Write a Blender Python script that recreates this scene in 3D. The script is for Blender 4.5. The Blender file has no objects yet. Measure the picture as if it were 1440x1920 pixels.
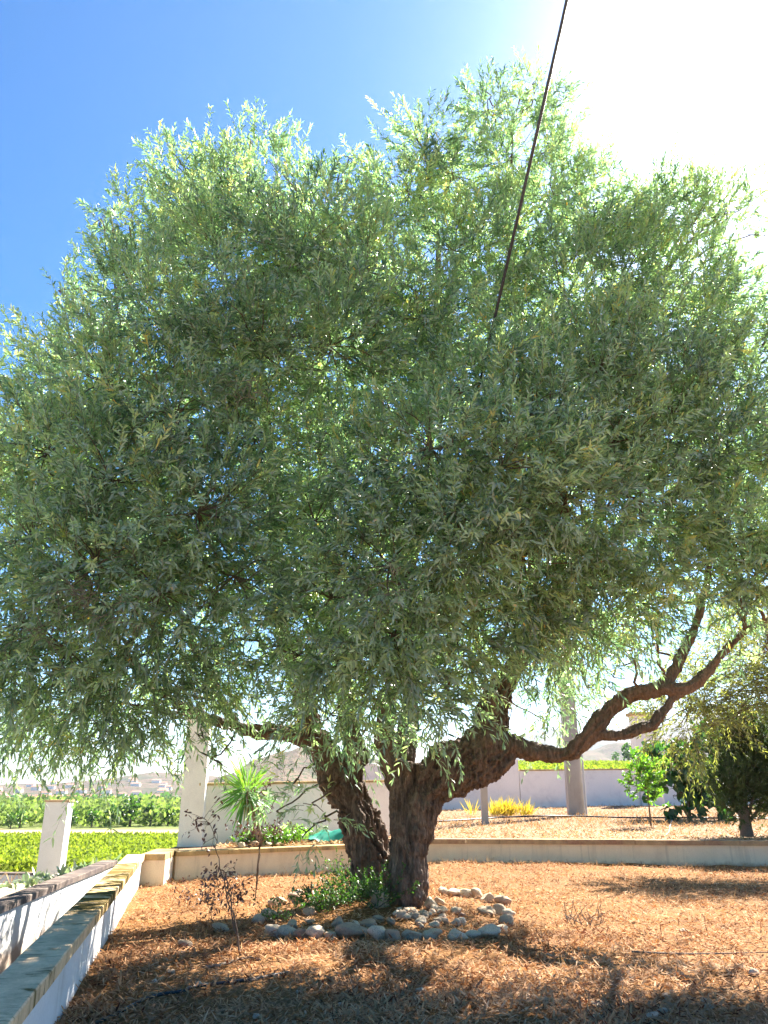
import bpy, bmesh, math, random
import numpy as np
from math import radians, sin, cos, pi
from mathutils import Vector

# ------------------------------------------------------------------ scene, camera, light
S = bpy.context.scene
COL = S.collection
F = 1450.0; TH = math.atan(520 / 1450); H = 1.15
CT, ST = cos(TH), sin(TH)

cam = bpy.data.cameras.new('camera'); cam_o = bpy.data.objects.new('camera', cam); COL.objects.link(cam_o)
cam.sensor_fit = 'VERTICAL'; cam.sensor_height = 36; cam.lens = F / 1920 * 36
cam.clip_start = 0.05; cam.clip_end = 20000
cam_o.location = (0, 0, H); cam_o.rotation_euler = (radians(90) + TH, 0, 0)
S.camera = cam_o

SUN_AZ = radians(37); SUN_EL = radians(43)          # azimuth clockwise from +Y
sun_dir = Vector((sin(SUN_AZ) * cos(SUN_EL), cos(SUN_AZ) * cos(SUN_EL), sin(SUN_EL)))
W = bpy.data.worlds.new('World'); S.world = W; W.use_nodes = True
nt = W.node_tree; nt.nodes.clear()
sky = nt.nodes.new('ShaderNodeTexSky'); sky.sky_type = 'NISHITA'; sky.sun_disc = False
sky.sun_elevation = SUN_EL; sky.sun_rotation = SUN_AZ
sky.air_density = 1.0; sky.dust_density = 0.3; sky.ozone_density = 5.0; sky.altitude = 100
hs = nt.nodes.new('ShaderNodeHueSaturation'); hs.inputs['Saturation'].default_value = 1.45
bg = nt.nodes.new('ShaderNodeBackground'); bg.inputs['Strength'].default_value = 0.043
# the milky glare of thin high haze around the sun
geo = nt.nodes.new('ShaderNodeTexCoord')
dot = nt.nodes.new('ShaderNodeVectorMath'); dot.operation = 'DOT_PRODUCT'; dot.inputs[1].default_value = sun_dir
mx = nt.nodes.new('ShaderNodeMath'); mx.operation = 'MAXIMUM'; mx.inputs[1].default_value = 0
pw = nt.nodes.new('ShaderNodeMath'); pw.operation = 'POWER'; pw.inputs[1].default_value = 48
ml = nt.nodes.new('ShaderNodeMath'); ml.operation = 'MULTIPLY'; ml.inputs[1].default_value = 0.5
bg2 = nt.nodes.new('ShaderNodeBackground'); bg2.inputs['Color'].default_value = (0.93, 0.97, 1.0, 1)
ad = nt.nodes.new('ShaderNodeAddShader'); wo = nt.nodes.new('ShaderNodeOutputWorld')
L = nt.links.new
L(sky.outputs[0], hs.inputs['Color']); L(hs.outputs[0], bg.inputs[0])
L(geo.outputs['Generated'], dot.inputs[0]); L(dot.outputs['Value'], mx.inputs[0]); L(mx.outputs[0], pw.inputs[0])
L(pw.outputs[0], ml.inputs[0]); 
pw2 = nt.nodes.new('ShaderNodeMath'); pw2.operation = 'POWER'; pw2.inputs[1].default_value = 7
ml2 = nt.nodes.new('ShaderNodeMath'); ml2.operation = 'MULTIPLY_ADD'; ml2.inputs[1].default_value = 0.06
L(mx.outputs[0], pw2.inputs[0]); L(pw2.outputs[0], ml2.inputs[0]); L(ml.outputs[0], ml2.inputs[2]); L(ml2.outputs[0], bg2.inputs['Strength'])
L(bg.outputs[0], ad.inputs[0]); L(bg2.outputs[0], ad.inputs[1]); L(ad.outputs[0], wo.inputs[0])

sl = bpy.data.lights.new('sun', 'SUN'); sl.energy = 5.0; sl.angle = radians(0.5); sl.color = (1.0, 0.94, 0.84)
so = bpy.data.objects.new('sun', sl); COL.objects.link(so); so.location = (20, 30, 40)
so.rotation_euler = (-sun_dir).to_track_quat('-Z', 'Y').to_euler()

S.view_settings.view_transform = 'Standard'; S.view_settings.look = 'None'
S.view_settings.gamma = 1; S.view_settings.use_curve_mapping = False
S.view_settings.exposure = 2.5
S.cycles.max_bounces = 12; S.cycles.diffuse_bounces = 9; S.cycles.glossy_bounces = 2
S.cycles.transmission_bounces = 10; S.cycles.transparent_max_bounces = 6; S.cycles.volume_bounces = 0
S.cycles.use_adaptive_sampling = True

rng = np.random.default_rng(7)
random.seed(7)

# ------------------------------------------------------------------ helpers
def P(x, y, Y):
    """the world point at depth Y (metres ahead) that the photograph shows at pixel x, y"""
    u = (x - 720) / F; w = (960 - y) / F
    d = (u, CT - w * ST, ST + w * CT); t = Y / d[1]
    return np.array((d[0] * t, Y, H + d[2] * t))
def G(x, y, z=0.0):
    u = (x - 720) / F; w = (960 - y) / F
    d = (u, CT - w * ST, ST + w * CT); t = (z - H) / d[2]
    return np.array((d[0] * t, d[1] * t, z))
def mpp(p):
    """metres per photograph pixel at a world point"""
    return (p[1] * CT + (p[2] - H) * ST) / F

def hash3(i, j, k, s):
    n = (i * 374761393 + j * 668265263 + k * 2147483647 + s * 974634777) & 0xffffffff
    n = ((n ^ (n >> 13)) * 1274126177) & 0xffffffff
    n = n ^ (n >> 16)
    return (n & 0xffff) / 65535.0
def vnoise(p, seed=0):
    p = np.asarray(p, float); f0 = np.floor(p).astype(np.int64); t = p - f0; t = t * t * (3 - 2 * t)
    r = 0
    for a in (0, 1):
        for b in (0, 1):
            for c in (0, 1):
                w = (t[:, 0] if a else 1 - t[:, 0]) * (t[:, 1] if b else 1 - t[:, 1]) * (t[:, 2] if c else 1 - t[:, 2])
                r = r + w * hash3(f0[:, 0] + a, f0[:, 1] + b, f0[:, 2] + c, seed)
    return r * 2 - 1
def fbm(p, octv=4, seed=0, gain=0.5):
    p = np.asarray(p, float); r = 0; a = 1
    for o in range(octv):
        r = r + a * vnoise(p * 2 ** o, seed + o); a *= gain
    return r

def nrm(v): return v / np.maximum(np.linalg.norm(v, axis=-1, keepdims=True), 1e-9)

def tag(o, label=None, cat=None, group=None, kind=None):
    if label: o['label'] = label
    if cat: o['category'] = cat
    if group: o['group'] = group
    if kind: o['kind'] = kind
    return o
def link(name, me, mat=None, parent=None):
    o = bpy.data.objects.new(name, me); COL.objects.link(o)
    if mat:
        for m in (mat if isinstance(mat, (list, tuple)) else [mat]): me.materials.append(m)
    if parent: 
        o.parent = parent
        o.location = -Vector(parent.location)
    return o
def empty(name, loc, label, cat, group=None):
    o = bpy.data.objects.new(name, None); COL.objects.link(o); o.location = Vector(loc)
    return tag(o, label, cat, group)

class MB:
    """collects faces with numpy and builds one mesh"""
    def __init__(s): s.v = []; s.f = []; s.n = 0; s.t = []; s.m = []
    def add(s, v, f, tone=0.5, mi=0):
        v = np.asarray(v, float).reshape(-1, 3); f = np.asarray(f, int)
        if f.ndim == 1: f = f.reshape(1, -1)
        s.v.append(v); s.f.append(f + s.n); s.n += len(v)
        s.t.append(np.broadcast_to(np.asarray(tone, float), (len(f),)).copy()); s.m.append(np.full(len(f), mi))
    def box(s, lo, hi, tone=0.5, mi=0, M=None):
        x0, y0, z0 = lo; x1, y1, z1 = hi
        v = np.array([(x0, y0, z0), (x1, y0, z0), (x1, y1, z0), (x0, y1, z0), (x0, y0, z1), (x1, y0, z1), (x1, y1, z1), (x0, y1, z1)], float)
        if M is not None: v = M(v)
        s.add(v, [(0, 3, 2, 1), (4, 5, 6, 7), (0, 1, 5, 4), (1, 2, 6, 5), (2, 3, 7, 6), (3, 0, 4, 7)], tone, mi)
    def tube(s, pts, rad, seg=6, tone=0.5, cap=True, mi=0, flute=None):
        pts = np.asarray(pts, float); n = len(pts); rad = np.broadcast_to(np.asarray(rad, float), (n,))
        tg = np.gradient(pts, axis=0); tg = nrm(tg)
        ref = np.array((0.0, 0, 1)) if abs(tg[0][2]) < .8 else np.array((0.0, 1, 0))
        a = nrm(np.cross(tg[0], ref)); A = []; B = []
        for i in range(n):
            a = nrm(a - tg[i] * np.dot(a, tg[i])); A.append(a); B.append(np.cross(tg[i], a))
        A = np.array(A); B = np.array(B)
        th = np.linspace(0, 2 * pi, seg, endpoint=False)
        R = rad[:, None] * np.ones(seg)
        if flute is not None: R = R * flute(th, n)
        v = pts[:, None, :] + R[:, :, None] * (np.cos(th)[None, :, None] * A[:, None, :] + np.sin(th)[None, :, None] * B[:, None, :])
        i = np.arange(n - 1)[:, None] * seg; j = np.arange(seg)[None, :]; j2 = (j + 1) % seg
        f = np.stack([i + j, i + j2, i + seg + j2, i + seg + j], -1).reshape(-1, 4)
        s.add(v, f, tone, mi)
        if cap:
            b = s.n - n * seg
            c0 = list(range(b, b + seg))[::-1]; c1 = list(range(b + (n - 1) * seg, b + n * seg))
            s.add(np.zeros((0, 3)), np.array([c0]) - s.n, tone, mi); s.add(np.zeros((0, 3)), np.array([c1]) - s.n, tone, mi)
    def build(s, name, mat, parent=None, smooth=False):
        me = bpy.data.meshes.new(name)
        V = np.concatenate(s.v) if s.v else np.zeros((0, 3))
        me.vertices.add(len(V)); me.vertices.foreach_set('co', V.ravel().astype(np.float32))
        cnt = np.concatenate([np.full(len(f), f.shape[1]) for f in s.f])
        idx = np.concatenate([f.ravel() for f in s.f])
        me.loops.add(len(idx)); me.loops.foreach_set('vertex_index', idx.astype(np.int32))
        st = np.concatenate([[0], np.cumsum(cnt)[:-1]])
        me.polygons.add(len(cnt)); me.polygons.foreach_set('loop_start', st.astype(np.int32))
        me.polygons.foreach_set('material_index', np.concatenate(s.m).astype(np.int32))
        at = me.attributes.new('tone', 'FLOAT', 'FACE'); at.data.foreach_set('value', np.concatenate(s.t).astype(np.float32))
        me.update(calc_edges=True); me.validate()
        me.polygons.foreach_set('use_smooth', np.full(len(me.polygons), smooth)); me.update()
        return link(name, me, mat, parent)

def catmull(pts, k=6):
    pts = np.asarray(pts, float); p = np.vstack([2 * pts[0] - pts[1], pts, 2 * pts[-1] - pts[-2]]); out = []
    for i in range(1, len(p) - 2):
        for t in np.linspace(0, 1, k, endpoint=False):
            a, b, c, d = p[i - 1], p[i], p[i + 1], p[i + 2]
            out.append(.5 * ((2 * b) + (c - a) * t + (2 * a - 5 * b + 4 * c - d) * t * t + (3 * b - a - 3 * c + d) * t ** 3))
    out.append(pts[-1]); return np.array(out)

def add_leaves(mb, base, d, n, Ln, Wd, tone, droop=0.15, mi=0, fold=0.12):
    """narrow pointed leaves: base points, directions, face normals, lengths, widths (all arrays)"""
    N = len(base); d = nrm(d); sd = nrm(np.cross(d, n)); n = np.cross(sd, d)
    Ln = np.broadcast_to(Ln, (N,))[:, None]; Wd = np.broadcast_to(Wd, (N,))[:, None]
    dz = np.zeros((N, 3)); dz[:, 2] = -1
    dr = np.broadcast_to(droop, (N,))[:, None] * Ln
    m1 = base + d * Ln * .34 + dz * dr * .12; m2 = base + d * Ln * .72 + dz * dr * .5; tip = base + d * Ln + dz * dr
    v = np.stack([base, m1 + sd * Wd * .46 + n * Wd * fold, m1 - sd * Wd * .46 + n * Wd * fold,
                  m2 + sd * Wd * .38 + n * Wd * fold, m2 - sd * Wd * .38 + n * Wd * fold, tip], 1).reshape(-1, 3)
    o = (np.arange(N) * 6)[:, None]
    b0 = mb.n
    tri = np.concatenate([o + np.array([[0, 2, 1]]), o + np.array([[3, 4, 5]])]); q = o + np.array([[1, 2, 4, 3]])
    tone = np.broadcast_to(tone, (N,))
    mb.v.append(v); mb.n += len(v)
    mb.f.append(tri + b0); mb.t.append(np.concatenate([tone, tone])); mb.m.append(np.full(2 * N, mi))
    mb.f.append(q + b0); mb.t.append(tone.copy()); mb.m.append(np.full(N, mi))

def rand_dirs(n):
    v = rng.normal(size=(n, 3)); return nrm(v)

def shoots(mb_leaf, mb_stem, base, d, length, nl, leafL, leafW, tone, droop, steps=4, srad=.0022, spread=1.0, jit=.3, ldroop=.12):
    """leafy shoots: curved stems with pairs of leaves; every argument is an array of one value per shoot"""
    N = len(base); d = nrm(d); base = np.asarray(base)
    length = np.broadcast_to(length, (N,)); droop = np.broadcast_to(droop, (N,)); tone = np.broadcast_to(tone, (N,))
    def pos(t): return base + d * (length * t)[:, None] + np.stack([np.zeros(N), np.zeros(N), -droop * length * t * t], 1)
    def tan(t): return nrm(d + np.stack([np.zeros(N), np.zeros(N), -2 * droop * t], 1))
    side0 = nrm(np.cross(d, rand_dirs(N)))
    if mb_stem is not None:
        rings = []
        up = side0; bi = nrm(np.cross(d, up))
        for k in range(steps + 1):
            t = np.full(N, k / steps); p = pos(t); r = srad * (1 - .7 * k / steps)
            rings.append(np.stack([p + r * up, p + r * (-.5 * up + .87 * bi), p + r * (-.5 * up - .87 * bi)], 1))
        v = np.stack(rings, 1).reshape(-1, 3)
        o = (np.arange(N) * 3 * (steps + 1))[:, None]; fs = []
        for k in range(steps):
            for j in range(3):
                a = k * 3 + j; b = k * 3 + (j + 1) % 3; fs.append(o + np.array([[a, b, b + 3, a + 3]]))
        f = np.concatenate(fs)
        b0 = mb_stem.n
        mb_stem.v.append(v); mb_stem.n += len(v); mb_stem.f.append(f + b0); mb_stem.t.append(np.full(len(f), .5)); mb_stem.m.append(np.zeros(len(f), int))
    for k in range(nl):
        t = np.full(N, 0.12 + 0.88 * (k // 2 + .6 * rng.random()) / max(nl // 2, 1)); t = np.minimum(t + rng.normal(size=N) * .02, 1.0)
        p = pos(t); tg = tan(t)
        bi = nrm(np.cross(tg, side0)); s0 = np.cross(bi, tg)
        ang = (k // 2) * pi / 2 * 1.0 + (k % 2) * pi + .5 * rng.normal(size=N)
        rad_ = s0 * np.cos(ang)[:, None] + bi * np.sin(ang)[:, None]
        sp = spread * (1.15 - .55 * t)[:, None]
        ld = nrm(tg * 1.0 + rad_ * sp + rng.normal(size=(N, 3)) * jit)
        nn = nrm(tg * .6 - rad_ * 1.0 + rng.normal(size=(N, 3)) * .35) * 1.0
        nn = np.where(nn[:, 2:3] < -.2, -nn, nn)
        LL = leafL * (0.7 + .5 * rng.random(N)) * (1 - .25 * t)
        add_leaves(mb_leaf, p, ld, nn, LL, leafW * (.8 + .4 * rng.random(N)), np.clip(tone + rng.normal(size=N) * .12, 0, .97), droop=ldroop * rng.uniform(-.6, 2.2, N) + np.maximum(droop, 0) * .18)

# ------------------------------------------------------------------ materials
MATS = {}
def mat(name):
    m = bpy.data.materials.new(name); m.use_nodes = True; t = m.node_tree
    b = t.nodes['Principled BSDF']; MATS[name] = m
    return m, t, b
def N(t, typ, **kw):
    n = t.nodes.new(typ)
    for k, v in kw.items():
        if k.startswith('i_'): n.inputs[k[2:].replace('_', ' ')].default_value = v
        else: setattr(n, k, v)
    return n
def ramp(t, src, stops, interp='LINEAR'):
    r = t.nodes.new('ShaderNodeValToRGB'); r.color_ramp.interpolation = interp
    e = r.color_ramp.elements
    while len(e) < len(stops): e.new(0.5)
    for i, (p, c) in enumerate(stops):
        e[i].position = p; e[i].color = (*c, 1) if len(c) == 3 else c
    t.links.new(src, r.inputs['Fac']); return r.outputs['Color']
def noise_of(t, scale, detail=5, rough=.6, vec_scale=(1, 1, 1), dist=0, coord='Object'):
    tc = t.nodes.new('ShaderNodeTexCoord'); mp = t.nodes.new('ShaderNodeMapping'); mp.inputs['Scale'].default_value = vec_scale
    t.links.new(tc.outputs[coord], mp.inputs[0])
    n = N(t, 'ShaderNodeTexNoise'); n.inputs['Scale'].default_value = scale; n.inputs['Detail'].default_value = detail
    n.inputs['Roughness'].default_value = rough; n.inputs['Distortion'].default_value = dist
    t.links.new(mp.outputs[0], n.inputs['Vector']); return n.outputs['Fac']
def mixc(t, fac, a, b, typ='MIX'):
    m = t.nodes.new('ShaderNodeMix'); m.data_type = 'RGBA'; m.blend_type = typ
    for s, v in ((m.inputs[0], fac), (m.inputs[6], a), (m.inputs[7], b)):
        if isinstance(v, (int, float)): s.default_value = v
        elif isinstance(v, tuple): s.default_value = (*v, 1) if len(v) == 3 else v
        else: t.links.new(v, s)
    return m.outputs[2]
def bump(t, b, src, strength=.5, dist=.02):
    n = t.nodes.new('ShaderNodeBump'); n.inputs['Strength'].default_value = strength; n.inputs['Distance'].default_value = dist
    t.links.new(src, n.inputs['Height']); t.links.new(n.outputs[0], b.inputs['Normal'])

def leaf_mat(name, stops, back, trans, tmix=.42, rough=.42, spec=.5):
    """leaf with a green upper face, a paler under face and light passing through; the tone attribute picks the hue of each leaf"""
    m, t, b = mat(name)
    at = N(t, 'ShaderNodeAttribute', attribute_name='tone')
    c = ramp(t, at.outputs['Fac'], stops)
    g = t.nodes.new('ShaderNodeNewGeometry')
    c2 = mixc(t, g.outputs['Backfacing'], c, mixc(t, .65, c, back))
    t.links.new(c2, b.inputs['Base Color']); b.inputs['Roughness'].default_value = rough
    b.inputs['Specular IOR Level'].default_value = spec
    tr = t.nodes.new('ShaderNodeBsdfTranslucent')
    t.links.new(mixc(t, 1.0, c, trans, 'MULTIPLY'), tr.inputs['Color'])
    mxs = t.nodes.new('ShaderNodeMixShader'); mxs.inputs[0].default_value = tmix
    out = t.nodes['Material Output']
    t.links.new(b.outputs[0], mxs.inputs[1]); t.links.new(tr.outputs[0], mxs.inputs[2]); t.links.new(mxs.outputs[0], out.inputs[0])
    return m
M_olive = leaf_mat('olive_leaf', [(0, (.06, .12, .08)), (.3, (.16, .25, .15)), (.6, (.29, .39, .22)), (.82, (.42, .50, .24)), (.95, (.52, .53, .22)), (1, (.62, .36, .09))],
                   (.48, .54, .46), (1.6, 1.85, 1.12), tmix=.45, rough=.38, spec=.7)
M_olive2 = leaf_mat('olive_leaf_yellowish', [(0, (.08, .11, .03)), (.5, (.15, .17, .05)), (1, (.24, .24, .08))], (.28, .29, .19), (2.6, 2.6, 1.4))
M_citrus = leaf_mat('citrus_leaf', [(0, (.05, .12, .02)), (.5, (.10, .2, .03)), (1, (.2, .32, .04))], (.14, .22, .06), (2.4, 2.8, 1))
M_fig = leaf_mat('fig_leaf', [(0, (.02, .06, .02)), (.5, (.04, .10, .035)), (1, (.07, .15, .04))], (.08, .14, .07), (2, 2.6, 1), tmix=.3)
M_conifer = leaf_mat('conifer_foliage', [(0, (.035, .06, .025)), (.5, (.06, .095, .035)), (1, (.13, .16, .05))], (.08, .11, .05), (2, 2.4, 1), tmix=.3, rough=.7)
M_yucca = leaf_mat('yucca_leaf', [(0, (.04, .12, .03)), (.5, (.09, .2, .04)), (1, (.22, .35, .06))], (.12, .24, .06), (2.2, 2.6, 1), tmix=.3)
M_field = leaf_mat('field_leaf', [(0, (.13, .18, .02)), (.5, (.21, .26, .03)), (1, (.31, .34, .05))], (.18, .24, .05), (1.3, 1.4, .8), rough=.8, spec=.1)
M_orch = leaf_mat('orchard_leaf', [(0, (.10, .15, .045)), (.5, (.16, .22, .065)), (1, (.23, .28, .09))], (.16, .18, .06), (1.6, 1.7, 1), rough=.8, spec=.1)
M_shrub = leaf_mat('shrub_leaf', [(0, (.02, .05, .015)), (.5, (.05, .11, .02)), (1, (.12, .22, .03))], (.1, .16, .05), (2.2, 2.6, 1), tmix=.3)
M_dry = leaf_mat('dry_leaf', [(0, (.05, .025, .03)), (.5, (.10, .05, .045)), (1, (.2, .11, .06))], (.12, .07, .05), (1.6, 1.3, 1), tmix=.15)
M_agave = leaf_mat('pale_plant_leaf', [(0, (.12, .17, .09)), (.5, (.22, .28, .16)), (1, (.36, .36, .2))], (.3, .35, .22), (1.6, 1.8, 1.2), tmix=.25)
M_straw = leaf_mat('straw', [(0, (.11, .04, .028)), (.22, (.24, .10, .05)), (.48, (.41, .215, .09)), (.76, (.57, .36, .18)), (1, (.76, .60, .42))], (.5, .28, .14), (1.25, 1.0, .8), tmix=.18, rough=.8, spec=.08)
M_hay = leaf_mat('dry_grass', [(0, (.18, .10, .04)), (.5, (.34, .20, .085)), (1, (.54, .37, .19))], (.6, .42, .2), (1.3, 1.1, .9), tmix=.25, rough=.7, spec=.2)
M_ygrass = leaf_mat('yellow_grass', [(0, (.35, .3, .04)), (.5, (.55, .45, .05)), (1, (.7, .5, .08))], (.5, .42, .08), (1.4, 1.3, .8), tmix=.35)

def bark(name, c0, c1, c2, sc=1.0):
    m, t, b = mat(name)
    n1 = noise_of(t, 7 * sc, 8, .68, (2.6, 2.6, .5), .8); n2 = noise_of(t, 2.1, 3, .5); n3 = noise_of(t, 38 * sc, 4, .6, (1.5, 1.5, .6))
    c = ramp(t, n1, [(.28, c0), (.5, c1), (.72, c2)])
    c = mixc(t, ramp(t, n2, [(.42, (0, 0, 0)), (.62, (1, 1, 1))]), c, mixc(t, .6, c, (.22, .155, .12)))
    c = mixc(t, .55, c, ramp(t, n3, [(.3, (.25, .25, .25)), (.7, (1.35, 1.3, 1.25))]), 'MULTIPLY')
    t.links.new(c, b.inputs['Base Color']); b.inputs['Roughness'].default_value = .9; b.inputs['Specular IOR Level'].default_value = .2
    ad_ = N(t, 'ShaderNodeMath', operation='ADD'); t.links.new(n1, ad_.inputs[0]); t.links.new(n3, ad_.inputs[1])
    bump(t, b, ad_.outputs[0], .9, .03)
    return m
M_bark = bark('olive_bark', (.06, .045, .036), (.16, .12, .095), (.34, .26, .20))
M_twig = bark('twig_bark', (.09, .065, .045), (.16, .12, .085), (.24, .18, .13))
M_deadwood = bark('weathered_wood', (.2, .16, .12), (.36, .3, .24), (.5, .44, .36), 3)

def ground_mat(name, cols, sc=3.0, fine=70, bmp=.6):
    m, t, b = mat(name)
    n1 = noise_of(t, sc * .35, 4, .6); n2 = noise_of(t, fine, 5, .7, (1, 1, 1), .6)
    c = ramp(t, n2, [(.3, cols[0]), (.48, cols[1]), (.7, cols[2])])
    c = mixc(t, ramp(t, n1, [(.4, (0, 0, 0)), (.62, (1, 1, 1))]), c, mixc(t, .6, c, cols[3]))
    t.links.new(c, b.inputs['Base Color']); b.inputs['Roughness'].default_value = .95; b.inputs['Specular IOR Level'].default_value = .1
    bump(t, b, n2, bmp, .03); return m
M_ground = ground_mat('mulch_ground', [(.07, .03, .012), (.20, .09, .03), (.44, .24, .08), (.24, .13, .06)])
M_terr = ground_mat('terrace_soil', [(.12, .065, .04), (.24, .14, .08), (.40, .25, .15), (.28, .18, .11)], fine=30)
M_verge = ground_mat('verge_soil', [(.25, .18, .1), (.42, .32, .2), (.6, .5, .36), (.45, .38, .28)], fine=30)

def plaster(name, col, dirt, amt=.4, streak=False):
    m, t, b = mat(name)
    n1 = noise_of(t, 1.3, 6, .62, (1, 1, 1), .4); n2 = noise_of(t, 60, 4, .6); n3 = noise_of(t, 5, 5, .6, (1, 1, .25) if streak else (1, 1, 1), .3)
    f = N(t, 'ShaderNodeMath', operation='MULTIPLY', use_clamp=True)
    t.links.new(ramp(t, n1, [(.42, (0, 0, 0)), (.7, (1, 1, 1))]), f.inputs[0]); t.links.new(ramp(t, n3, [(.35, (0, 0, 0)), (.7, (amt * 2,) * 3)]), f.inputs[1])
    c = mixc(t, f.outputs[0], col, dirt)
    if streak:   # soil splashed on the foot of the wall, drips below the coping
        tc = t.nodes.new('ShaderNodeTexCoord'); sx = t.nodes.new('ShaderNodeSeparateXYZ'); t.links.new(tc.outputs['Object'], sx.inputs[0])
        w1 = N(t, 'ShaderNodeMath', operation='MULTIPLY_ADD'); w1.inputs[1].default_value = .16; t.links.new(noise_of(t, 9, 5, .7), w1.inputs[0]); t.links.new(sx.outputs['Z'], w1.inputs[2])
        c = mixc(t, ramp(t, w1.outputs[0], [(.06, (.75, .75, .75)), (.13, (0, 0, 0))]), c, (.30, .18, .10))
        n5 = noise_of(t, 14, 4, .6, (1, 1, .06)); c = mixc(t, ramp(t, n5, [(.56, (0, 0, 0)), (.72, (.45, .45, .45))]), c, (.34, .30, .24))
    c = mixc(t, .3, c, ramp(t, n2, [(.3, (.75, .75, .75)), (.7, (1.1, 1.1, 1.1))]), 'MULTIPLY')
    t.links.new(c, b.inputs['Base Color']); b.inputs['Roughness'].default_value = .85; bump(t, b, n2, .35, .008); return m
M_white = plaster('white_plaster', (.74, .73, .71), (.42, .39, .35), .35, True)
M_cream = plaster('cream_plaster', (.76, .66, .50), (.45, .36, .26), .35, True)
M_wallfar = plaster('grey_white_plaster', (.82, .78, .73), (.48, .45, .44), .3)
M_rail = plaster('pillar_plaster', (.55, .55, .54), (.42, .41, .39), .3)

def coping(name, base, stain, lo=.47, hi=.56, vs=(1, 3.0, 1), algae=None):
    m, t, b = mat(name)
    n1 = noise_of(t, 1.5, 9, .68, vs, .5); n2 = noise_of(t, 50, 5, .65); n3 = noise_of(t, 6, 4, .6)
    c = mixc(t, ramp(t, n3, [(.35, (0, 0, 0)), (.65, (1, 1, 1))]), base, tuple(x * .68 for x in base))
    if algae:      # the stretch of the wall that stays damp is darker
        tc = t.nodes.new('ShaderNodeTexCoord'); sx = t.nodes.new('ShaderNodeSeparateXYZ'); t.links.new(tc.outputs['Object'], sx.inputs[0])
        dv = N(t, 'ShaderNodeMath', operation='DIVIDE'); dv.inputs[1].default_value = 12; t.links.new(sx.outputs['Y'], dv.inputs[0])
        al = N(t, 'ShaderNodeMath', operation='ADD'); t.links.new(ramp(t, dv.outputs[0], [(a_ / 12, (v_,) * 3) for a_, v_ in algae]), al.inputs[0]); t.links.new(n1, al.inputs[1]); n1 = al.outputs[0]
    c = mixc(t, ramp(t, n1, [(lo, (0, 0, 0)), (hi, (1, 1, 1))]), c, mixc(t, n2, stain, tuple(x * 2.0 for x in stain)))
    c = mixc(t, .4, c, ramp(t, n2, [(.3, (.6, .6, .6)), (.7, (1.15, 1.15, 1.15))]), 'MULTIPLY')
    t.links.new(c, b.inputs['Base Color']); b.inputs['Roughness'].default_value = 1; b.inputs['Specular IOR Level'].default_value = .0; bump(t, b, n2, .5, .006); return m
M_coping = coping('stained_coping', (.86, .62, .37), (.11, .08, .03), .55, .64, (1.5, 4.5, 1), algae=[(2, 0), (5.4, .02), (6.4, .13), (9.3, .15), (9.9, 0)])
M_coping2 = coping('ochre_coping', (.55, .40, .20), (.16, .12, .08), .52, .68)
M_coping3 = coping('dark_coping', (.30, .24, .20), (.06, .05, .05), .38, .62)
M_coping4 = coping('plain_coping', (.50, .36, .22), (.22, .13, .09), .48, .62)

def stone_mat():
    m, t, b = mat('ring_stone')
    oi = t.nodes.new('ShaderNodeObjectInfo')
    base = ramp(t, oi.outputs['Random'], [(0, (.38, .29, .20)), (.3, (.58, .45, .31)), (.55, (.70, .56, .41)), (.8, (.44, .28, .18)), (1, (.76, .65, .48))])
    n1 = noise_of(t, 9, 6, .65, (1, 1, 1), .5); n2 = noise_of(t, 60, 4, .6)
    c = mixc(t, ramp(t, n1, [(.45, (0, 0, 0)), (.68, (.75, .75, .75))]), base, (.22, .17, .13))
    c = mixc(t, .35, c, ramp(t, n2, [(.3, (.6, .6, .6)), (.7, (1.2, 1.2, 1.2))]), 'MULTIPLY')
    t.links.new(c, b.inputs['Base Color']); b.inputs['Roughness'].default_value = .95; b.inputs['Specular IOR Level'].default_value = .1; bump(t, b, n1, .5, .012); return m
M_stone = stone_mat()
def plain(name, col, rough=.6, metal=0, n=None):
    m, t, b = mat(name)
    nf = noise_of(t, n or 20, 4, .6)
    c = mixc(t, ramp(t, nf, [(.3, (0, 0, 0)), (.7, (1, 1, 1))]), col, tuple(x * .75 for x in col))
    t.links.new(c, b.inputs['Base Color']); b.inputs['Roughness'].default_value = rough; b.inputs['Metallic'].default_value = metal
    return m
M_black = plain('black_plastic', (.03, .03, .035), .45)
M_cable = plain('cable_sheath', (.012, .014, .03), .4)
M_fruit = plain('green_olive', (.16, .24, .07), .35)
M_tarp = plain('green_sheet', (.03, .30, .19), .45, 0, 6)
M_roof = plain('terracotta', (.42, .2, .12), .8)
M_house = plain('house_plaster', (.8, .76, .7), .8)
M_pole = plaster('pole_concrete', (.46, .41, .36), (.28, .24, .2), .4, True)
M_string = plain('pale_string', (.6, .58, .52), .7)

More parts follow.
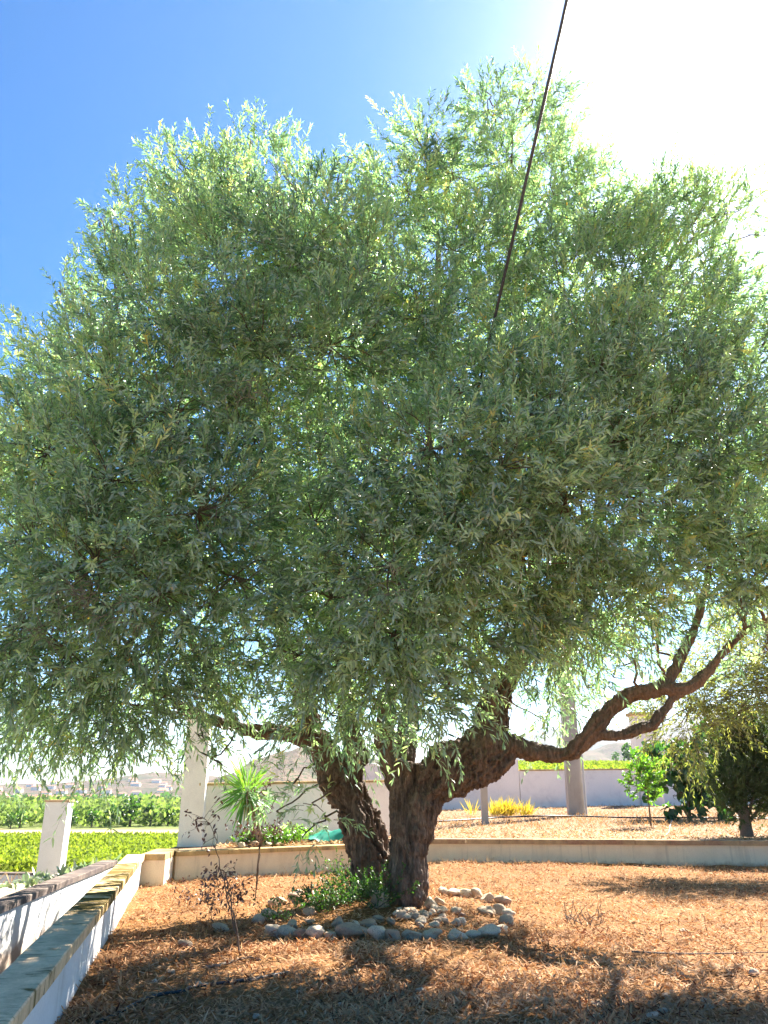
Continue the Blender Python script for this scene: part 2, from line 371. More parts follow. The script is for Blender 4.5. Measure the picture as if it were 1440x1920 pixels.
# ------------------------------------------------------------------ setting: terrain and far land
def sstep(a, b, x): t = np.clip((x - a) / (b - a), 0, 1); return t * t * (3 - 2 * t)
def terr_z(x, y):
    x = np.asarray(x, float); y = np.asarray(y, float)
    z = -.95 - 2.05 * sstep(14, 48, y)
    ang = x / np.maximum(y, 1)
    right = sstep(.02, .14, ang) * sstep(33, 40, y)
    rise = 0.9 + (np.clip(y, 36, 190) - 36) * .0385 - sstep(220, 500, y) * 14
    z = z * (1 - right) + rise * right
    z = z - (sstep(150, 450, y) * 4.5 + sstep(500, 900, y) * 3) * (1 - right)
    return z
def grid(xs, ys, zf, name, m):
    X, Y = np.meshgrid(xs, ys); Z = zf(X, Y); v = np.stack([X, Y, Z], -1).reshape(-1, 3)
    nx = len(xs); i = np.arange(len(ys) - 1)[:, None] * nx; j = np.arange(nx - 1)[None, :]
    f = np.stack([i + j, i + j + 1, i + nx + j + 1, i + nx + j], -1).reshape(-1, 4)
    mb = MB(); mb.add(v, f); return mb.build(name, m, smooth=True)
def terrain_mat():
    m, t, b = mat('terrain')
    tc = t.nodes.new('ShaderNodeTexCoord'); sx = t.nodes.new('ShaderNodeSeparateXYZ'); t.links.new(tc.outputs['Object'], sx.inputs[0])
    nn = noise_of(t, .08, 4, .6); md = N(t, 'ShaderNodeMath', operation='MULTIPLY_ADD'); md.inputs[1].default_value = 14; md.inputs[2].default_value = -7
    t.links.new(nn, md.inputs[0]); ya = N(t, 'ShaderNodeMath', operation='ADD'); t.links.new(sx.outputs['Y'], ya.inputs[0]); t.links.new(md.outputs[0], ya.inputs[1])
    yd = N(t, 'ShaderNodeMath', operation='DIVIDE'); yd.inputs[1].default_value = 1000; t.links.new(ya.outputs[0], yd.inputs[0])
    dry = (.46, .34, .2); grn = (.16, .22, .03); orch = (.13, .16, .05); far = (.14, .16, .07)
    c = ramp(t, yd.outputs[0], [(0, dry), (.043, dry), (.047, grn), (.070, grn), (.073, dry), (.088, dry), (.094, orch), (.4, orch), (.55, far)])
    n2 = noise_of(t, 1.6, 5, .7); n3 = noise_of(t, .02, 5, .65)
    c = mixc(t, .6, c, ramp(t, n2, [(.3, (.6, .6, .6)), (.7, (1.3, 1.25, 1.15))]), 'MULTIPLY')
    c = mixc(t, mixc(t, 1.0, ramp(t, n3, [(.5, (0, 0, 0)), (.6, (.7, .7, .7))]), ramp(t, yd.outputs[0], [(.35, (0, 0, 0)), (.5, (1, 1, 1))]), 'MULTIPLY'), c, (.36, .27, .19))
    t.links.new(c, b.inputs['Base Color']); b.inputs['Roughness'].default_value = .95; b.inputs['Specular IOR Level'].default_value = .1
    bump(t, b, n2, .5, .1); return m
a = np.sinh(np.linspace(-6.2, 6.2, 161)); xs = a / a[-1] * 6000
ys = -60 + 5200 * (np.linspace(0, 1, 170) ** 3.2)
tag(grid(xs, ys, terr_z, 'terrain', terrain_mat()), kind='structure')

def hill_mat(name, c0, c1, c2, sc):
    m, t, b = mat(name)
    n1 = noise_of(t, sc, 6, .65); n2 = noise_of(t, sc * 9, 4, .7)
    c = ramp(t, n1, [(.35, c0), (.5, c1), (.66, c2)])
    c = mixc(t, ramp(t, n2, [(.52, (0, 0, 0)), (.6, (.85, .85, .85))]), c, (.06, .085, .035))
    t.links.new(c, b.inputs['Base Color']); b.inputs['Roughness'].default_value = 1; b.inputs['Specular IOR Level'].default_value = 0
    bump(t, b, n1, .8, 12); return m
def ridge(name, m, prof, Y, depth, z0, nx=150, ny=26, amp=.12, seed=1):
    """a hill whose skyline runs through the listed photo points at distance Y"""
    pts = [P(x, y, Y) for x, y in prof]; px = np.array([p[0] for p in pts]); pz = np.array([p[2] for p in pts])
    xs_ = np.linspace(px[0], px[-1], nx); top = np.interp(xs_, px, pz)
    q = np.stack([xs_ / depth * 7, np.zeros(nx), np.zeros(nx)], 1); top = z0 + (top - z0) * (1 + .07 * fbm(q, 4, seed))
    tt = np.linspace(-1, 1, ny); mb = MB()
    X = np.repeat(xs_[None], ny, 0); Yv = Y + tt[:, None] * depth * (1 + 0 * X)
    prof_ = (1 - np.abs(tt) ** 1.35)[:, None]
    n = fbm(np.stack([X.ravel() / depth * 3, Yv.ravel() / depth * 3, np.zeros(X.size)], 1), 4, seed + 9).reshape(X.shape)
    Z = z0 + (top[None] - z0) * prof_ * (1 + amp * 2.2 * n * (1 - prof_ ** 3)) - 2 * (1 - prof_)
    v = np.stack([X, Yv, Z], -1).reshape(-1, 3); i = np.arange(ny - 1)[:, None] * nx; j = np.arange(nx - 1)[None]
    mb.add(v, np.stack([i + j, i + j + 1, i + nx + j + 1, i + nx + j], -1).reshape(-1, 4))
    return tag(mb.build(name, m, smooth=True), kind='structure')
MH1 = hill_mat('dry_hill', (.085, .065, .055), (.13, .09, .07), (.06, .065, .045), .012)
MH2 = hill_mat('scrub_hill', (.075, .07, .045), (.12, .09, .065), (.17, .12, .08), .016)
ridge('hills', MH1, [(-900, 1478), (-500, 1474), (-200, 1480), (0, 1474), (60, 1468), (110, 1472), (170, 1466), (230, 1462), (270, 1455), (310, 1449), (345, 1452), (420, 1458), (500, 1476)], 1500, 520, -10, seed=3)
ridge('hill', MH2, [(330, 1482), (400, 1462), (440, 1446), (480, 1420), (520, 1406), (560, 1400), (600, 1398), (680, 1410), (760, 1440), (860, 1470)], 950, 260, -9, seed=11)
ridge('mountain', hill_mat('far_mountain', (.07, .08, .07), (.11, .10, .08), (.16, .13, .1), .004),
      [(700, 1470), (900, 1420), (980, 1385), (1030, 1372), (1080, 1378), (1120, 1380), (1180, 1362), (1230, 1350), (1350, 1330), (1500, 1360), (1800, 1400), (2300, 1450)], 3000, 1200, -10, seed=23)
ridge('foothill', MH2, [(820, 1460), (960, 1428), (1020, 1412), (1100, 1404), (1160, 1392), (1240, 1380), (1400, 1390), (1700, 1440)], 1500, 420, -10, seed=29)

# ------------------------------------------------------------------ garden ground
def gz(x, y):
    x = np.asarray(x, float); y = np.asarray(y, float)
    q = np.stack([x.ravel(), y.ravel(), np.zeros(x.size)], 1)
    z = .035 * fbm(q * .55, 3, 5).reshape(x.shape) + .012 * fbm(q * 4, 3, 8).reshape(x.shape)
    d = np.hypot(x - .15, y - 8.7); return z + .07 * np.exp(-(d / .9) ** 2)
WALL = lambda y: -3.09 + (10.81 - y) * .228          # inner face of the left wall
def bed_sheet():
    ys_ = np.linspace(-3, 15.1, 260); U = np.linspace(0, 1, 200); mb = MB()
    x0 = WALL(ys_)[:, None] - .05; x0 = np.maximum(x0, -3.2); X = x0 + (14 - x0) * (U[None] ** 1.5); Y = np.repeat(ys_[:, None], 200, 1); Z = gz(X, Y)
    v = np.stack([X, Y, Z], -1).reshape(-1, 3); i = np.arange(259)[:, None] * 200; j = np.arange(199)[None]
    mb.add(v, np.stack([i + j, i + j + 1, i + 200 + j + 1, i + 200 + j], -1).reshape(-1, 4))
    return tag(mb.build('ground', M_ground, smooth=True), kind='structure')
bed_sheet()
def tz(x, y):
    x = np.asarray(x, float); y = np.asarray(y, float)
    q = np.stack([x.ravel(), y.ravel(), np.zeros(x.size)], 1)
    return .34 + .03 * fbm(q * .4, 3, 15).reshape(x.shape) + .24 * sstep(19, 31, y)
def terr_sheet():
    mb = MB(); ys_ = np.linspace(0, 1, 90); xs_ = np.linspace(0, 1, 160)
    X = -3.2 + 34 * xs_[None] ** 1.2 + 0 * ys_[:, None]
    y0 = np.interp(X[0], [-3.2, .8, 6.4, 40], [11.95, 14.6, 14.25, 12.0]); Y = y0[None] + (36 - y0[None]) * ys_[:, None]
    Z = tz(X, Y); v = np.stack([X, Y, Z], -1).reshape(-1, 3); i = np.arange(89)[:, None] * 160; j = np.arange(159)[None]
    mb.add(v, np.stack([i + j, i + j + 1, i + 160 + j + 1, i + 160 + j], -1).reshape(-1, 4))
    tag(mb.build('terrace_ground', M_terr, smooth=True), kind='structure')
terr_sheet()
def verge():
    mb = MB(); n = 60; xs_ = np.linspace(-22, -2.0, n); ys_ = np.linspace(0, 17, n); X, Y = np.meshgrid(xs_, ys_)
    xm = np.interp(Y, [0, 6.2, 10, 11.9, 17], [-2.4, -2.95, -3.3, -3.5, -3.6]); X = -22 + (xm + 22) * ((X + 22) / 20.0)
    q = np.stack([X.ravel(), Y.ravel(), 0 * X.ravel()], 1)
    Z = -.38 + .06 * fbm(q * .6, 3, 44).reshape(X.shape) - .75 * sstep(14.6, 17, Y)
    v = np.stack([X, Y, Z], -1).reshape(-1, 3); i = np.arange(n - 1)[:, None] * n; j = np.arange(n - 1)[None]
    mb.add(v, np.stack([i + j, i + j + 1, i + n + j + 1, i + n + j], -1).reshape(-1, 4)); tag(mb.build('verge', M_verge, smooth=True), kind='structure')
verge()

# ------------------------------------------------------------------ walls
def wall_run(p0, p1, thick, z0, z1, side=1):
    """transform of a box 0..len, 0..thick, z into the run p0 > p1 (thickness to the left of the run when side = 1)"""
    p0 = np.array(p0, float); p1 = np.array(p1, float); d = p1 - p0; Ln = np.linalg.norm(d); d = d / Ln; n = np.array((-d[1], d[0])) * side
    def M(v):
        v = np.asarray(v, float); xy = p0 + v[:, :1] * d + v[:, 1:2] * n
        return np.column_stack([xy, v[:, 2]])
    return M, Ln
def wall(root, p0, p1, thick, z0, z1, cop_h, over, body_m, cop_m, seg=.6, side=1, name_body='wall', jig=.002, z1b=None):
    M, Ln = wall_run(p0, p1, thick, z0, z1, side)
    z1b = z1 if z1b is None else z1b
    mb = MB(); v = np.array([(0, 0, z0), (Ln, 0, z0), (Ln, thick, z0), (0, thick, z0), (0, 0, z1 - cop_h), (Ln, 0, z1b - cop_h), (Ln, thick, z1b - cop_h), (0, thick, z1 - cop_h)], float)
    fl = [(0, 3, 2, 1), (4, 5, 6, 7), (0, 1, 5, 4), (1, 2, 6, 5), (2, 3, 7, 6), (3, 0, 4, 7)]
    if side == -1: fl = [f[::-1] for f in fl]
    mb.add(M(v), fl); mb.build(name_body, body_m, root)
    mb = MB(); n = max(1, int(round(Ln / seg)))
    for k in range(n):
        a = Ln * k / n + .003; b = Ln * (k + 1) / n - .003; dz = random.uniform(-jig, jig); dy = random.uniform(-jig, jig)
        za = z1 + (z1b - z1) * a / Ln; zb = z1 + (z1b - z1) * b / Ln; e = .006
        prof = [(-over + dy, -cop_h), (-over + dy, -e), (-over + e + dy, 0), (thick + over - e + dy, 0), (thick + over + dy, -e), (thick + over + dy, -cop_h)]
        A = [(a, y, za + z + dz) for y, z in prof]; B = [(b, y, zb + z + dz) for y, z in prof]
        m_ = len(prof); vv = M(A + B); fs = [tuple(range(m_)), tuple(range(2 * m_ - 1, m_ - 1, -1))]
        mb.add(vv, [fs[0]]); b0 = -2 * m_
        mb.add(np.zeros((0, 3)), np.array([fs[1]]) + b0)
        for i in range(m_):
            j = (i + 1) % m_; mb.add(np.zeros((0, 3)), np.array([(i, i + m_, j + m_, j)]) + b0)
    mb.build('coping', cop_m, root)

r = empty('garden_wall', (WALL(6) - .08, 6, 0), 'low white wall with broad stained coping running from the near corner to the garden corner', 'wall')
wall(r, (WALL(-2), -2), (WALL(10.75), 10.75), .17, -1.2, .37, .065, .025, M_white, M_coping, .5)
r = empty('garden_wall', (-3.2, 8, 0), 'white wall with thin dark coping across the narrow sunken gap from the stained wall', 'wall')
wall(r, (-2.50, 3.6), (-3.2, 10.1), .14, -1.3, .355, .05, .02, M_white, M_coping3, .6)
r = empty('garden_wall', (-3.1, 11.3, 0), 'short cream corner wall end with ochre coping where the low walls meet', 'wall')
wall(r, (-3.10, 10.77), (-2.79, 10.79), .9, -1.0, .372, .075, .02, M_cream, M_coping2, .31)
r = empty('garden_wall', (-1.7, 11.6, 0), 'low cream wall with ochre coping behind the withered saplings left of the olive trunk', 'wall')
wall(r, (-2.785, 11.32), (-.3, 12.85), .17, -.6, .365, .06, .025, M_cream, M_coping2, .7)
r = empty('garden_wall', (3.5, 14.2, 0), 'long low cream wall with brown coping behind the bed right of the olive trunk', 'wall')
wall(r, (-.28, 14.15), (14, 12.9), .19, -.6, .37, .075, .03, M_cream, M_coping4, .55)
r = empty('garden_wall', (-.29, 13.5, 0), 'short cross wall hidden behind the olive trunk joining the two low cream walls', 'wall')
wall(r, (-.30, 12.87), (-.30, 14.13), .17, -.6, .363, .06, .02, M_cream, M_coping4, .6)

# boundary walls beyond
pa = P(344, 1500, 12.75); pb = P(738, 1460, 15.7); pb2 = P(640, 1460, 25.6)
r = empty('boundary_wall', (pa[0], pa[1], .3), 'tall pale grey plaster wall behind the yucca with thin ochre coping', 'wall')
wall(r, (pa[0] + .2, pa[1] + .1), (pb[0], pb[1]), .2, -.9, P(385, 1468, 12.9)[2], .04, .015, M_wallfar, M_coping2, 1.5, z1b=P(735, 1462, 15.7)[2])
pc = P(971, 1423, 28.4)
r = empty('boundary_wall', (pc[0], pc[1], .3), 'higher plain plaster wall seen between the olive trunk and the concrete pole', 'wall')
wall(r, (pb2[0], pb2[1]), (pc[0], pc[1]), .2, 0, P(800, 1430, 24)[2], .05, .012, M_wallfar, M_wallfar, 3, z1b=pc[2])
pd = P(1270, 1438, 32)
r = empty('boundary_wall', (pd[0], pd[1], .3), 'long pale plaster wall with green field above it behind the concrete pole', 'wall')
wall(r, (pc[0] + .03, pc[1] + .02), (pd[0], pd[1]), .2, 0, P(975, 1443, 28.5)[2], .05, .02, M_wallfar, M_coping2, 1.5, z1b=P(1270, 1440, 32)[2])
r = empty('boundary_wall', (16, 31, .3), 'pale plaster wall behind the fig bush and the conifer', 'wall')
wall(r, (pd[0] + .03, pd[1]), (24, 30.5), .2, 0, 1.95, .05, .02, M_wallfar, M_coping2, 1.5)

def pillar(name, label, base, w, dp, z0, z1, m, cm, cat='pillar', cap=.05, over=.02, rot=0):
    root = empty(name, (base[0], base[1], z0), label, cat)
    def M(v):
        c, s = cos(rot), sin(rot); v = np.asarray(v, float)
        return np.column_stack([base[0] + v[:, 0] * c - v[:, 1] * s, base[1] + v[:, 0] * s + v[:, 1] * c, v[:, 2]])
    mb = MB(); mb.box((-w / 2, -dp / 2, z0), (w / 2, dp / 2, z1 - cap), M=M); mb.build('shaft', m, root)
    mb = MB(); mb.box((-w / 2 - over, -dp / 2 - over, z1 - cap + .002), (w / 2 + over, dp / 2 + over, z1), M=M); mb.build('cap', cm, root)
    return root
q = P(360, 1500, 12.8)
pillar('wall_pillar', 'tall pale pillar at the end of the boundary wall reaching up into the olive leaves', (q[0], q[1] + .12), .37, .13, -.95, P(360, 1345, 12.8)[2], M_wallfar, M_wallfar, rot=-.05)
q = G(86, 1642, -.38)
pillar('fence_pillar', 'square white pillar with thin brown cap standing in front of the green fields', (q[0], q[1] + .2), .42, .4, -.6, P(96, 1500, q[1])[2], M_rail, M_coping4, cap=.035, rot=.12)
q1 = P(1205, 1336, 31)
pillar('wall_pillar', 'tall white pillar with flat cap behind the low olive limb', (q1[0], 31.2), .85, .6, 0, q1[2], M_wallfar, M_coping2, cap=.12, over=.08)
q1 = P(908, 1500, 20)
pillar('wooden_post', 'short grey post in front of the wall right of the olive trunk', (q1[0], 20), .16, .14, .3, P(908, 1468, 20)[2], M_pole, M_pole, 'post', cap=.03, over=.004)
# low wall at the foot of the fence pillar
q = G(86, 1642, -.38)
r = empty('fence_wall', (q[0] - 3, q[1], -.38), 'low white wall running left from the foot of the square fence pillar', 'wall')
wall(r, (q[0] - 8, q[1] + .9), (q[0] - .25, q[1] + .12), .2, -1.1, P(40, 1637, q[1] + .2)[2], .03, .015, M_rail, M_coping3, 1.2)
r = empty('fence_wall', (q[0] + 1.4, q[1], -.38), 'low white wall running right from the square fence pillar behind the leafy plants', 'wall')
wall(r, (q[0] + .25, q[1] + .14), (-3.6, q[1] + .9), .2, -1.1, P(180, 1628, q[1] + .5)[2], .03, .015, M_rail, M_coping3, 1.2)

# concrete pole
pb_ = P(1079, 1508, 24); pt_ = P(1056, 1100, 24)
mb = MB(); root = empty('utility_pole', (pb_[0], 24, .3), 'tapered concrete utility pole rising behind the crown of the big olive', 'pole')
zt = P(1050, 900, 24)[2]
for (za, zb, wa, wb) in [(.2, zt, .46, .30)]:
    v = []
    for z, w_ in ((za, wa), (zb, wb)): v += [(pb_[0] - w_ / 2, 24 - w_ * .35, z), (pb_[0] + w_ / 2, 24 - w_ * .35, z), (pb_[0] + w_ / 2, 24 + w_ * .35, z), (pb_[0] - w_ / 2, 24 + w_ * .35, z)]
    mb.add(v, [(0, 3, 2, 1), (4, 5, 6, 7), (0, 1, 5, 4), (1, 2, 6, 5), (2, 3, 7, 6), (3, 0, 4, 7)])
mb.build('shaft', M_pole, root)
mb = MB(); mb.tube([(pb_[0] + .24, 23.75, z) for z in np.linspace(.3, 2.6, 6)], .03, 8); mb.build('conduit', M_rail, root)

# ------------------------------------------------------------------ the olive tree: trunk and limbs
def path(pts, k=6):
    """pts: (px, py, Y, width px) > smooth 3D path and radii"""
    w = []; q = []
    for x, y, Y, wp in pts:
        p = P(x, y, Y); q.append(p); w.append(wp * mpp(p) / 2 * (.86 if wp < 45 and x > 960 else 1))
    pp = catmull(q, k); rr = np.interp(np.linspace(0, len(pts) - 1, len(pp)), range(len(pts)), w)
    return pp, rr
LIMBS = {
 'R': [(760, 1738, 8.5, 92), (762, 1712, 8.5, 80), (766, 1650, 8.5, 66), (769, 1590, 8.5, 62), (776, 1530, 8.5, 70), (782, 1480, 8.5, 92), (790, 1440, 8.5, 108)],
 'R2': [(785, 1700, 8.55, 26), (790, 1640, 8.53, 26), (790, 1580, 8.5, 28), (795, 1530, 8.5, 34), (812, 1480, 8.5, 44), (850, 1440, 8.45, 60)],
 'Rl': [(748, 1712, 8.45, 34), (753, 1600, 8.42, 30), (753, 1520, 8.42, 32), (744, 1460, 8.42, 38), (727, 1400, 8.4, 40), (722, 1330, 8.35, 34)],
 'Rr': [(800, 1478, 8.5, 80), (845, 1442, 8.45, 80), (890, 1428, 8.4, 88), (925, 1408, 8.4, 88), (945, 1390, 8.4, 60)],
 'Ru': [(905, 1420, 8.4, 70), (918, 1370, 8.4, 66), (928, 1320, 8.4, 52), (950, 1275, 8.38, 42), (975, 1240, 8.35, 34), (1010, 1205, 8.3, 28), (1050, 1182, 8.2, 24), (1090, 1150, 8.2, 24), (1108, 1075, 8.1, 20), (1130, 900, 8.0, 16), (1180, 700, 7.9, 12), (1230, 540, 7.8, 7)],
 'Low': [(930, 1402, 8.4, 66), (965, 1398, 8.35, 44), (994, 1409, 8.3, 36), (1042, 1418, 8.25, 29), (1072, 1409, 8.2, 33), (1110, 1367, 8.1, 31), (1144, 1330, 8.05, 31), (1181, 1304, 8.0, 28), (1237, 1292, 7.9, 28), (1290, 1289, 7.85, 24), (1320, 1266, 7.8, 19), (1342, 1240, 7.75, 18), (1376, 1202, 7.7, 15), (1417, 1172, 7.65, 13), (1460, 1150, 7.6, 11), (1520, 1080, 7.6, 8)],
 'LowUp': [(1232, 1292, 7.9, 26), (1262, 1262, 7.95, 24), (1279, 1225, 8.0, 20), (1297, 1192, 8.0, 18), (1309, 1160, 8.0, 16), (1318, 1120, 8.0, 13), (1340, 1000, 8.0, 10), (1360, 800, 7.9, 7)],
 'Low2': [(1076, 1408, 8.2, 24), (1117, 1382, 8.1, 22), (1162, 1380, 8.0, 23), (1200, 1367, 7.95, 25), (1224, 1358, 7.9, 24), (1238, 1341, 7.9, 26), (1252, 1326, 7.9, 18), (1262, 1310, 7.9, 14), (1285, 1298, 7.85, 12), (1305, 1285, 7.8, 10)],
 'Lft': [(700, 1722, 9.1, 84), (700, 1695, 9.1, 74), (697, 1640, 9.1, 74), (688, 1590, 9.1, 76), (673, 1545, 9.05, 72), (656, 1500, 9.0, 70), (635, 1450, 8.95, 64), (610, 1410, 8.9, 48), (590, 1380, 8.85, 44)],
 'Lft2': [(690, 1660, 9.0, 44), (678, 1580, 8.95, 40), (662, 1520, 8.9, 38), (642, 1470, 8.85, 36)],
 'Lup1': [(592, 1390, 8.85, 40), (560, 1300, 8.6, 32), (530, 1180, 8.3, 26), (522, 1000, 8.0, 22), (505, 800, 7.7, 16), (470, 620, 7.6, 10), (450, 480, 7.6, 6)],
 'Lup2': [(655, 1470, 8.95, 52), (668, 1420, 8.9, 40), (650, 1320, 8.8, 32), (615, 1100, 8.6, 24), (608, 900, 8.4, 18), (600, 680, 8.2, 12), (590, 480, 8.0, 7)],
 'Lleft': [(606, 1408, 8.88, 44), (578, 1380, 8.8, 36), (554, 1374, 8.75, 32), (512, 1373, 8.65, 27), (483, 1376, 8.6, 24), (454, 1371, 8.5, 21), (425, 1362, 8.4, 20), (390, 1350, 8.3, 18), (340, 1325, 8.1, 16), (280, 1280, 7.8, 14), (200, 1180, 7.5, 11), (130, 1000, 7.3, 7)],
 'Lleft2': [(440, 1366, 8.45, 18), (400, 1290, 8.1, 16), (340, 1150, 7.7, 13), (280, 950, 7.4, 10), (230, 760, 7.4, 7), (220, 560, 7.5, 5)],
 'Rup': [(724, 1360, 8.4, 34), (735, 1280, 8.3, 28), (765, 1100, 8.1, 22), (800, 900, 7.9, 18), (815, 650, 8.0, 12), (820, 400, 8.1, 6)],
 'Rup2': [(965, 1255, 8.36, 28), (1000, 1130, 8.3, 20), (1000, 900, 8.2, 16), (975, 650, 8.2, 12), (955, 420, 8.2, 8), (950, 240, 8.25, 4)],
 'Bk': [(760, 1430, 8.8, 40), (770, 1300, 9.3, 30), (760, 1100, 9.8, 22), (720, 850, 10.0, 14), (700, 600, 9.8, 7)],
}
def nz1(a, b, s): return np.array([hash3(np.int64(int(a)), np.int64(int(b)), np.int64(0), s)])
def make_flute(seed, amp):
    def fl(th, n):
        s = np.linspace(0, n / 7.0, n)[:, None]; t = th[None] + .22 * s + .25 * np.sin(s * 1.3 + seed)
        q = np.stack([np.cos(t) * 3.1 + seed, np.sin(t) * 3.1, .2 * s + 0 * t], -1).reshape(-1, 3)
        a = fbm(q, 4, seed, .6).reshape(t.shape); rdg = 1 - np.abs(a) * 2
        return 1 + amp * (rdg - .35)
    return fl
tree_root = empty('olive_tree', (.1, 8.7, 0), 'huge old olive tree with twin gnarled trunks standing inside the stone ring', 'tree')
tm = MB(); NODES = []
for i, (k, pts) in enumerate(LIMBS.items()):
    pp, rr = path(pts, 9)
    big = rr.max() > .12
    wob = fbm(pp * 2.2, 2, 31 + i)[:, None] * .03 * (rr.max() > .05)
    pp2 = pp + wob * np.array([1, .6, .6]); lump = 1 + .2 * fbm(pp * 6, 3, 60 + i)
    tm.tube(pp2, rr * lump, 80 if big else 32, flute=make_flute(i + 1, .26 if big else .2))
    for a_, b_ in zip(pp2, rr): NODES.append((a_, b_))
trunk = tm.build('trunk', M_bark, tree_root, smooth=True)
md = trunk.modifiers.new('r', 'REMESH'); md.mode = 'VOXEL'; md.voxel_size = .0125; md.use_smooth_shade = True
dg = bpy.context.evaluated_depsgraph_get(); ev = trunk.evaluated_get(dg); me2 = bpy.data.meshes.new_from_object(ev)
trunk.modifiers.clear(); old = trunk.data; trunk.data = me2; me2.name = 'trunk'; bpy.data.meshes.remove(old)
if not len(me2.materials): me2.materials.append(M_bark)
n_ = len(me2.vertices); co = np.empty(n_ * 3, np.float32); me2.vertices.foreach_get('co', co); co = co.reshape(-1, 3).astype(float)
no = np.empty(n_ * 3, np.float32); me2.vertices.foreach_get('normal', no); no = no.reshape(-1, 3)
nd = np.array([a for a, b in NODES]); nr = np.array([b for a, b in NODES])
loc_r = np.empty(n_)
for s_ in range(0, n_, 20000):
    dd = ((co[s_:s_ + 20000, None, :] - nd[None]) ** 2).sum(-1); loc_r[s_:s_ + 20000] = nr[dd.argmin(1)]
sc_ = np.clip(loc_r / .12, .25, 1.3)
st_ = np.stack([co[:, 0] * 19, co[:, 1] * 19, co[:, 2] * 2.2], 1); b1 = 1 - np.abs(fbm(st_, 3, 77)) * 2
b2 = fbm(co * 30, 3, 90); b3 = fbm(co * 6, 2, 91)
co += no * (sc_ * (.020 * (b1 - .45) + .008 * b2 + .012 * b3))[:, None]
me2.vertices.foreach_set('co', co.astype(np.float32).ravel()); me2.update()
print('trunk verts', n_)

